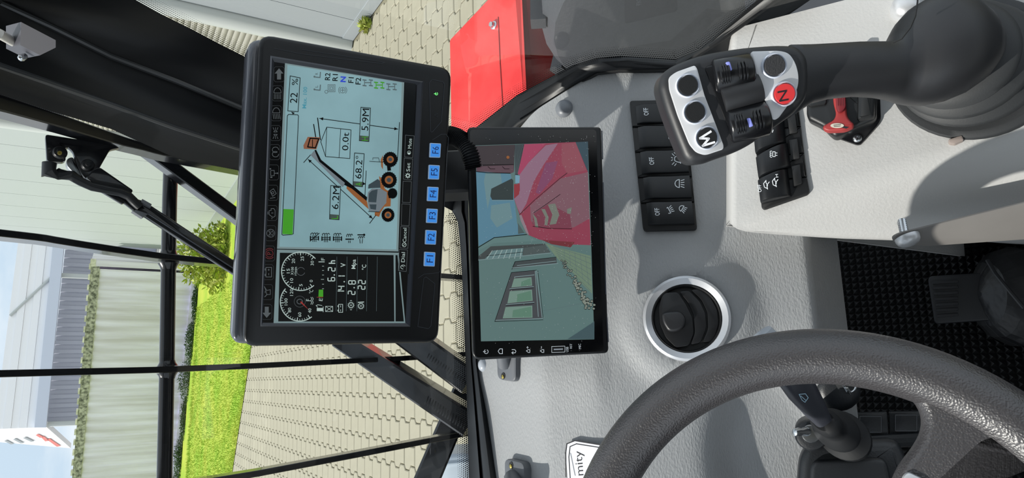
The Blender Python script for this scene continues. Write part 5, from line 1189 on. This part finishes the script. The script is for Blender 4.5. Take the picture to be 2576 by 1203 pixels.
for q in (((430, 440), (615, 420)), ((385, 552), (610, 532)), ((350, 702), (615, 680)), ((250, 850), (700, 832)), ((640, 378), (690, 820)), ((625, 385), (655, 815))): B(m_line).stroke(P_, zt3(*q), 1.8, .0024)
for q in (((400, 398), (640, 375)), ((400, 398), (243, 862)), ((243, 862), (700, 845)), ((650, 380), (700, 830)), ((390, 560), (610, 542)), ((350, 710), (615, 690))): B(m_pk).stroke(P_, zt3(*q), 1.2, .0025)
E_('yard', (116, 140, 118), zt3((720, 120), (880, 170), (1150, 240), (1165, 600), (1040, 480), (900, 300), (860, 290), (830, 260)))
E_('redbelly', (118, 44, 52), zt3((690, 90), (1000, 110), (960, 160), (780, 130)))
for i in range(7): B(m_grey).stroke(P_, zt3((800+i*10, 150+i*22), (1155, 265+i*52)), .9, .0024)
for i in range(5): B(m_grey).stroke(P_, zt3((900+i*50, 180+i*15), (900+i*58, 270+i*62)), .7, .0024)
q = random.Random(9)
for i in range(90):
    f_ = q.random(); x = 885+f_*265+q.uniform(-22, 22)*(1+f_*.6); y = 280+f_*450+q.uniform(-22, 22)*(1+f_*.4); (u, v), = zt3((x, y)); r = 1.6+f_*1.8
    B(m_pk).disc(P_, u, v, r+.9, r+.9, .0024, 7); B(mat('view_stone', (150, 160, 148), .5, emit=.6)).disc(P_, u, v, r, r*.8, .0025, 7)
E_('shade', (66, 90, 96), zt3((930, 1028), (1020, 970), (1185, 860), (1185, 1028))); B(m_grey).stroke(P_, zt3((690, 762), (1070, 690)), .7, .0024); B(m_grey).stroke(P_, zt3((150, 778), (235, 782)), .7, .0024)
for nm, (b, m_) in LAY.items(): mk('screen_image', b, m_, sg, sharp=0, kind='stuff')
LAY.clear()
mb = MB(); q = random.Random(11)
for i in range(420):
    u, v = q.uniform(1200, 1500), q.uniform(330, 880)
    if q.random() < .5: v = q.uniform(340, 640); u = q.uniform(1330, 1490)
    mb.disc(P_, u, v, q.uniform(.35, .8), q.uniform(.35, .8), .0029, 5)
mk('dust_specks', mb, mat('dust', (205, 205, 205), .9), cm, 'fine pale dust on the glass', sharp=0, kind='stuff')
mb = MB()
mb.stroke(P_, arc(1223, 885, 5, 5, -60+0, 240, 12), 1.6, .0006); mb.stroke(P_, [(1216, 885), (1222, 885)], 1.6, .0006)
mb.stroke(P_, [(1253, 884), (1257, 878), (1264, 878), (1264, 890), (1257, 890)], 1.6, .0006, True)
mb.stroke(P_, [(1288, 888), (1296, 888), (1298, 884), (1295, 880), (1288, 880)], 1.6, .0006); mb.stroke(P_, [(1291, 891), (1287, 888), (1291, 885)], 1.4, .0006)
for u in (1328, 1363): mb.stroke(P_, [(u-4, 883), (u+1, 880), (u+5, 880), (u+5, 887), (u+1, 887)], 1.5, .0006, True); mb.stroke(P_, [(u-1, 877), (u-1, 872)], 1.4, .0006)
mb.stroke(P_, [(1325, 874.5), (1329, 874.5)], 1.4, .0006)
text(mb, P_, 'USB', (1430, 886), (1430, 873), 6.5, .0006); text(mb, P_, 'RST', (1439, 877), (1439, 865), 5.5, .0006); text(mb, P_, 'MIC', (1462, 878), (1461, 865), 6, .0006)
mb.stroke(P_, [(1388, 887), (1421, 886), (1421, 871), (1388, 872)], 1.2, .0006, True); mk('bezel_symbol', mb, m_wht, cm, 'white bezel symbols', sharp=0)
mb = MB(); mb.flat(P_, [(1391, 884), (1418, 883), (1418, 874), (1391, 875)], .0007); mk('usb_port', mb, m_rub, cm, sharp=0)
mb = MB(); mb.flat(P_, [(1393, 881), (1416, 880), (1416, 877), (1393, 878)], .0009); mk('usb_tongue', mb, m_cap, cm, sharp=0)
mb = MB(); mb.disc(P_, 1437, 882, 2, 2, .0007, 10); mb.disc(P_, 1458, 882, 2, 2, .0007, 10); mk('pin_hole', mb, m_rub, cm, sharp=0)
# support arm of the lower screen
mb = MB(); mb.tube([cpn.pt(0, 0, -.03), cpn.pt(0, -.03, -.09), strip.at(1300, 640, .0)], .014, 12); mk('support_arm', mb, m_brk, cm)
# ================================================================== GUARD IN FRONT OF THE WINDSCREEN
gd = thing('windscreen_guard', gW(420, 800, -.12)-V((0, 0, .3)), 'black steel bar guard in front of the windscreen', 'guard')
def gG(u, v, off=-.13): return surf(u, v, lambda P: P.y+off-yw(P.z), .3, 6)
def spl_(px, off, n=6):
    P = []
    for a, b in zip(px[:-1], px[1:]):
        for k in range(n): P.append(gG(a[0]+(b[0]-a[0])*k/n, a[1]+(b[1]-a[1])*k/n, off))
    P.append(gG(px[-1][0], px[-1][1], off)); return P
def gbar(px, w, off=-.13, n=4, up=V((0, -1, 0)), nm='guard_bar', deep=.012):
    P = spl_(px, off, n); t = (P[0]-C0).dot(FW); mb = MB(); mb.tube(P, .01, up=up, sq=(w*t/F/2, deep)); return fixn(mk(nm, mb, m_gloss, gd))
gbar([(-260, 560), (-60, 585), (0, 592), (100, 603), (200, 619), (300, 634), (400, 648), (520, 660), (800, 675), (1110, 697), (1175, 702)], 21, nm='upright_bar')
gbar([(-260, 950), (-60, 943), (0, 941), (200, 936), (400, 931), (640, 921), (1000, 903), (1180, 891)], 20, nm='upright_bar')
gbar([(0, 1275), (300, 1240), (420, 1226), (640, 1190), (900, 1141), (1180, 1087)], 20, nm='upright_bar')
cb = [(431, 380), (427, 500), (424, 660), (420, 930), (413, 1240), (400, 1600)]
P = spl_(cb, -.135, 4); mb = MB(); mb.tube(P, 17*(P[0]-C0).dot(FW)/F, 16); fixn(mk('cross_tube', mb, m_gloss, gd))
for (u, v) in ((424, 655), (421, 930)):
    for dv in (-16, 16):
        a, b_ = gG(u, v+dv*1.5, -.135), gG(u, v+dv*.5, -.135); t = (a-C0).dot(FW)/F; mb = MB(); mb.tube([a, a.lerp(b_, .5), b_], [17.5*t, 20*t, 25*t], 16); mk('weld_collar', mb, m_gloss, gd)
gbar([(355, 368), (600, 549), (640, 580)], 31, -.11, nm='brace_bar'); P = spl_([(-220, 190), (-60, 249), (0, 268), (150, 313), (300, 361), (400, 388), (610, 428), (700, 450)], -.07, 4); t_ = (P[0]-C0).dot(FW)/F/2; n_ = len(P)
mb = MB(); mb.tube(P, .01, up=V((0, -1, 0)), sq=[((66-40*min(1, i/(n_*.62)))*t_, .012) for i in range(n_)]); fixn(mk('side_bar_reflection', mb, m_gloss, gd))  # guard's outer tube; lower run stands in for ground reflected at the glass edge
def rodbar(A, B_, t, w, nm, coil=None):
    a, b_ = at(A[0], A[1], t[0]), at(B_[0], B_[1], t[1]); tt = (t[0]+t[1])/2
    mb = MB(); mb.tube([a, b_], .01, up=FW, sq=[(w[0]*t[0]/F/2, .018), (w[1]*t[1]/F/2, .018)]); bb = fixn(mk(nm, mb, m_gloss, gd))
    if coil:
        d = (b_-a).normalized(); s1_ = d.cross(FW).normalized(); s2_ = s1_.cross(d); mb = MB(); c0_, c1_ = coil; N_ = 16
        pts = []
        for i in range(N_*14): f_ = i/(N_*14-1); x = f_*N_*2*math.pi; p = a.lerp(b_, c0_+(c1_-c0_)*f_); r = .010; pts.append(p+s1_*(r*math.cos(x)-.003)+(-FW)*(.010+r*max(0, math.sin(x))*.5)+(-FW)*.004)
        mb.tube(pts, .0011, 6); mk('hose_spiral', mb, m_blk, bb)
rodbar((860, 852), (1190, 1066), (.97, .90), (42, 66), 'lower_brace', (.68, .97))
rodbar((1010, 830), (1190, 962), (.95, .90), (60, 66), 'lower_brace', (.42, .95))
rodbar((1168, 985), (1010, 1357), (1.05, 1.02), (60, 66), 'lower_brace')
# round-cornered lamp housing beyond
lhp = Pl(at(1110, 1190, 1.6), V((-.1, -.8, .6)))
mb = MB(); mb.prism(lhp, [(1060, 1300), (1062, 1165), (1072, 1148), (1200, 1140), (1200, 1300)], -.12, 0, bev=.012, rad=.03, nb=4); o = fixn(mk('lamp_housing', mb, mat('lamp_grey', (168, 178, 188), .4))); tag(o, 'pale grey rounded lamp housing outside, low behind the guard', 'lamp')
mb = MB(); mb.prism(lhp, [(1068, 1290), (1070, 1172), (1200, 1160), (1200, 1290)], .0, .006, bev=.003, rad=.02); o2_ = fixn(mk('lens_cover', mb, mat('lens', (196, 206, 214), .2), o))
# ================================================================== WIPER
wz = Zm(90, 320, 3.165); wpl = Pl(gW(470, 500, -.05), V((0, -1, -.12)))
wi = thing('windscreen_wiper', wpl.at(300, 450), 'black windscreen wiper with pivot bracket and washer hose outside the glass', 'wiper')
mb = MB(); mb.prism(wpl, wz((75, 55), (690, 150), (660, 165), (592, 178), (512, 318), (500, 345), (470, 400), (420, 425), (370, 385), (325, 290), (296, 190), (262, 158), (232, 165), (240, 262), (215, 278), (88, 272)), -.008, 0, bev=.001, rad=.003); fixn(mk('pivot_bracket', mb, m_gloss, wi))
mb = MB(); mb.prism(wpl, wz((250, 245), (300, 232), (330, 330), (400, 420), (300, 370), (240, 300)), -.014, -.004, bev=.002, rad=.006); fixn(mk('motor_disc', mb, mat('motor_zinc', (150, 155, 158), .35, metal=.7), wi))
for x, y, r in ((190, 208, 52), (412, 308, 48)):
    (u, v), = wz((x, y)); d = wpl.depth(u, v)/F; c = wpl.at(u, v); mb = MB(); R_ = r/3.165*d; mb.lathe(c, wpl.n, [(R_, 0), (R_, .003), (R_*.8, .006), (R_*.45, .0065), (R_*.4, .009), (.0001, .0095)], 22); k_ = fixn(mk('pivot_nut', mb, m_blk, wi))
(u, v), = wz((190, 208)); d = wpl.depth(u, v)/F; mb = MB(); mb.lathe(wpl.at(u, v, .0092), wpl.n, [(5*d, 0), (5*d, .002), (2*d, .002), (.0001, .001)], 12); fixn(mk('brass_pin', mb, m_brass, wi, 'small brass pin'))
mb = MB(); mb.prism(wpl, wz((470, 330), (512, 318), (775, 500), (768, 522), (740, 520), (480, 470), (400, 400)), .000, .005, bev=.001, rad=.002); fixn(mk('arm_cover', mb, m_gloss, wi))
mb = MB(); mb.prism(wpl, wz((505, 500), (690, 610), (705, 602), (780, 660), (800, 650), (740, 560), (560, 470)), -.003, .003, bev=.001, rad=.002); fixn(mk('arm', mb, m_gloss, wi))
mb = MB(); mb.prism(wpl, wz((780, 560), (870, 590), (1700, 1140), (1760, 1290), (1640, 1210), (870, 710), (770, 660)), -.004, .003, bev=.0015, rad=.002); fixn(mk('blade_arm', mb, m_gloss, wi))
(a, b_) = wz((880, 680), (1700, 1205)); mb = MB(); mb.tube([wpl.at(*a, .0035), wpl.at(*b_, .0035)], .0008, 6); fixn(mk('blade_edge', mb, m_monl, wi))
mb = MB(); hp = wz((110, 285), (103, 365), (180, 372), (285, 385), (360, 435), (450, 475), (560, 495), (670, 520), (740, 550), (790, 600), (830, 640)); mb.tube([wpl.at(u, v, .009) for u, v in hp], [.0065, .0075, .006, .0055, .0045, .0045, .0045, .0045, .0045, .0045, .004], 12); fixn(mk('washer_hose', mb, m_blk, wi))
mb = MB(); mb.prism(wpl, wz((768, 668), (800, 655), (895, 690), (850, 720)), .0, .009, bev=.001); mb.prism(wpl, wz((838, 600), (850, 570), (925, 612), (915, 640)), .0, .010, bev=.001); fixn(mk('hose_clip', mb, m_brk, wi))
# ================================================================== SENSOR BOX ON THE PILLAR
bx = Pl(at(60, 90, .47), -FW*.8+RI*-.5+UP*-.1, up=UP)
sb = thing('sensor_box', bx.at(75, 100), 'small grey plastic sensor box with a pale cable and shiny screw, high on the pillar', 'sensor')
z4 = lambda *p: [(x/4.01, y/4.01) for x, y in p]
m_sbx = mat('sensor_grey', (66, 66, 73), .5)
a = [bx.at(*p, 0) for p in z4((212, 222), (562, 405), (562, 480), (405, 558), (205, 455))]
bk = [at(*q, .50) for q in z4((62, 262), (500, 395), (540, 470), (405, 570), (62, 492))]
bk = [at(*q, .505) for q in z4((60, 262), (480, 400), (480, 470), (260, 588), (62, 492))]
mb = MB(); mb.rings([bk, a]); fixn(mk('housing', mb, m_sbx, sb, sharp=20))
mb = MB(); mb.tube([at(*z4((-200, 235))[0], .46), at(*z4((0, 345))[0], .465), at(*z4((70, 385))[0], .478), at(*z4((140, 425))[0], .492)], .0034, 12); mk('cable', mb, mat('cable_pale', (196, 192, 186), .4), sb, 'pale cable')
mb = MB(); c = at(*z4((198, 560))[0], .478); mb.lathe(c+UP*.003+FW*.006, -FW-RI*.6, [(.0022, -.004), (.0026, 0), (.0022, .0012), (.0012, .002), (.0001, .0022)], 8); fixn(mk('screw', mb, m_zinc, sb, 'shiny screw'))
# ================================================================== RED HOOD OUTSIDE
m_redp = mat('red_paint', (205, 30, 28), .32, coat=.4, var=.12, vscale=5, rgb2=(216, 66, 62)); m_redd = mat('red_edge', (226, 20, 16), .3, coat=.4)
hd = thing('red_hood', (0,0,0) if 0 else gz(1290, 100, 1.0)-V((0, 0, .3)), 'bright red painted engine hood outside the right window with a hex bolt', 'hood')
hz = 1.02; hpl = Pl((0, 0, hz), V((-.05, -.22, 1)), up=V((0, 1, 0)))
hpl = Pl(gz(1290, 150, hz), V((-.05, -.25, .97)), up=V((0, 1, 0)))
mb = MB(); mb.prism(hpl, [(1130, 100), (1232, -8), (1310, -120), (1300, -5), (1330, 350), (1340, 470), (1136, 470)], -.02, 0, bev=.006, rad=.01, nb=3); fixn(mk('top_panel', mb, m_redp, hd))
m_seam = mat('seam_dark', (110, 20, 18), .5)
mb = MB(); mb.stroke(hpl, [(1253, 43), (1258, 160), (1266, 290), (1272, 420)], 2.2, .0012); mk('panel_gap', mb, m_seam, hd, sharp=0)
c = hpl.at(1243, 64); d = hpl.depth(1243, 64)/F; mb = MB(); mb.lathe(c, hpl.n, [(11*d, 0), (11*d, .004), (9*d, .006)], 20); mb.lathe(c+hpl.n*.006, hpl.n, [(8*d, 0), (8*d, .008), (6.5*d, .011), (.0001, .0115)], 6); fixn(mk('hex_bolt', mb, m_zinc, hd, 'zinc hex bolt'))
# edge flange and side flank, going down from the near edge of the top
e0, e1 = hpl.at(1299, -60), hpl.at(1342, 470); dv = (e1-e0)
mb = MB(); down = V((0, -.05, -1)); 
mb.rings([[e0, e1, e1+down*.03+V((0, -.0, 0)), e0+down*.03], [e0+V((0, .03, 0)), e1+V((0, .03, 0)), e1+V((0, .03, -.03)), e0+V((0, .03, -.03))]]); fixn(mk('edge_gap', mb, m_seam, hd))
fln = V((-.15, -.9, .38)).normalized(); f2 = Pl(hpl.at(1312, 150, -.03), fln)
mb = MB(); mb.prism(f2, [(1303, -60), (1319, -60), (1345, 470), (1326, 470)], -.02, .0, bev=.004); fixn(mk('edge_flange', mb, m_redd, hd, 'bright red rolled edge'))
f3 = Pl(f2.at(1330, 150, -.02), V((-.1, -1, .12)))
mb = MB(); mb.prism(f3, [(1318, -60), (1360, -30), (1383, 15), (1410, 60), (1440, 120), (1452, 165), (1452, 470), (1340, 470)], -.02, 0, bev=.003, rad=.01); fixn(mk('side_flank', mb, mat('red_flank_shaded', (150, 44, 42), .45), hd))  # darker red puts the flank's shade and dimming reflection into the paint
# dark tyre and mudguard behind/below the hood
ty = thing('front_tyre', gz(1600, 60, .2), 'big dark ribbed tyre outside below the right side window', 'tyre')
m_ty = mat('tyre_rubber', (58, 61, 66), .75, bump=.5, bscale=30, bdist=.003)
cx, cy, cz, TR = XS+.75, 1.05, .62, .62
mb = MB(); mb.lathe((cx-.22, cy, cz), (1, 0, 0), [(.3, .02), (TR*.8, 0), (TR*.95, .02), (TR, .06), (TR, .38), (TR*.95, .42), (TR*.8, .44), (.3, .42)], 40); fixn(mk('tread_band', mb, m_ty, ty))
for i in range(26):
    a = 2*math.pi*i/26; r = V((0, math.cos(a), math.sin(a))); mb = MB(); mb.box(V((cx+(.09 if i % 2 else -.09), cy, cz))+r*(TR+.008), (V((1, .0, 0))*.9+V((0, -math.sin(a), math.cos(a)))*(.4 if i % 2 else -.4), r, V((0, -math.sin(a), math.cos(a)))), (.1, .02, .025)); mk('tread_lug', mb, m_ty, ty)
mb = MB(); zz = gz(1650, 60, .9); mb.box((XS+.55, .45, .78), (V((1, 0, 0)), V((0, 1, 0)), V((0, 0, 1))), (.42, .55, .03)); o = mk('mudguard', mb, mat('mudguard_grey', (66, 70, 76), .5, var=.2, vscale=5)); tag(o, 'dark grey mudguard outside under the right side window', 'mudguard')
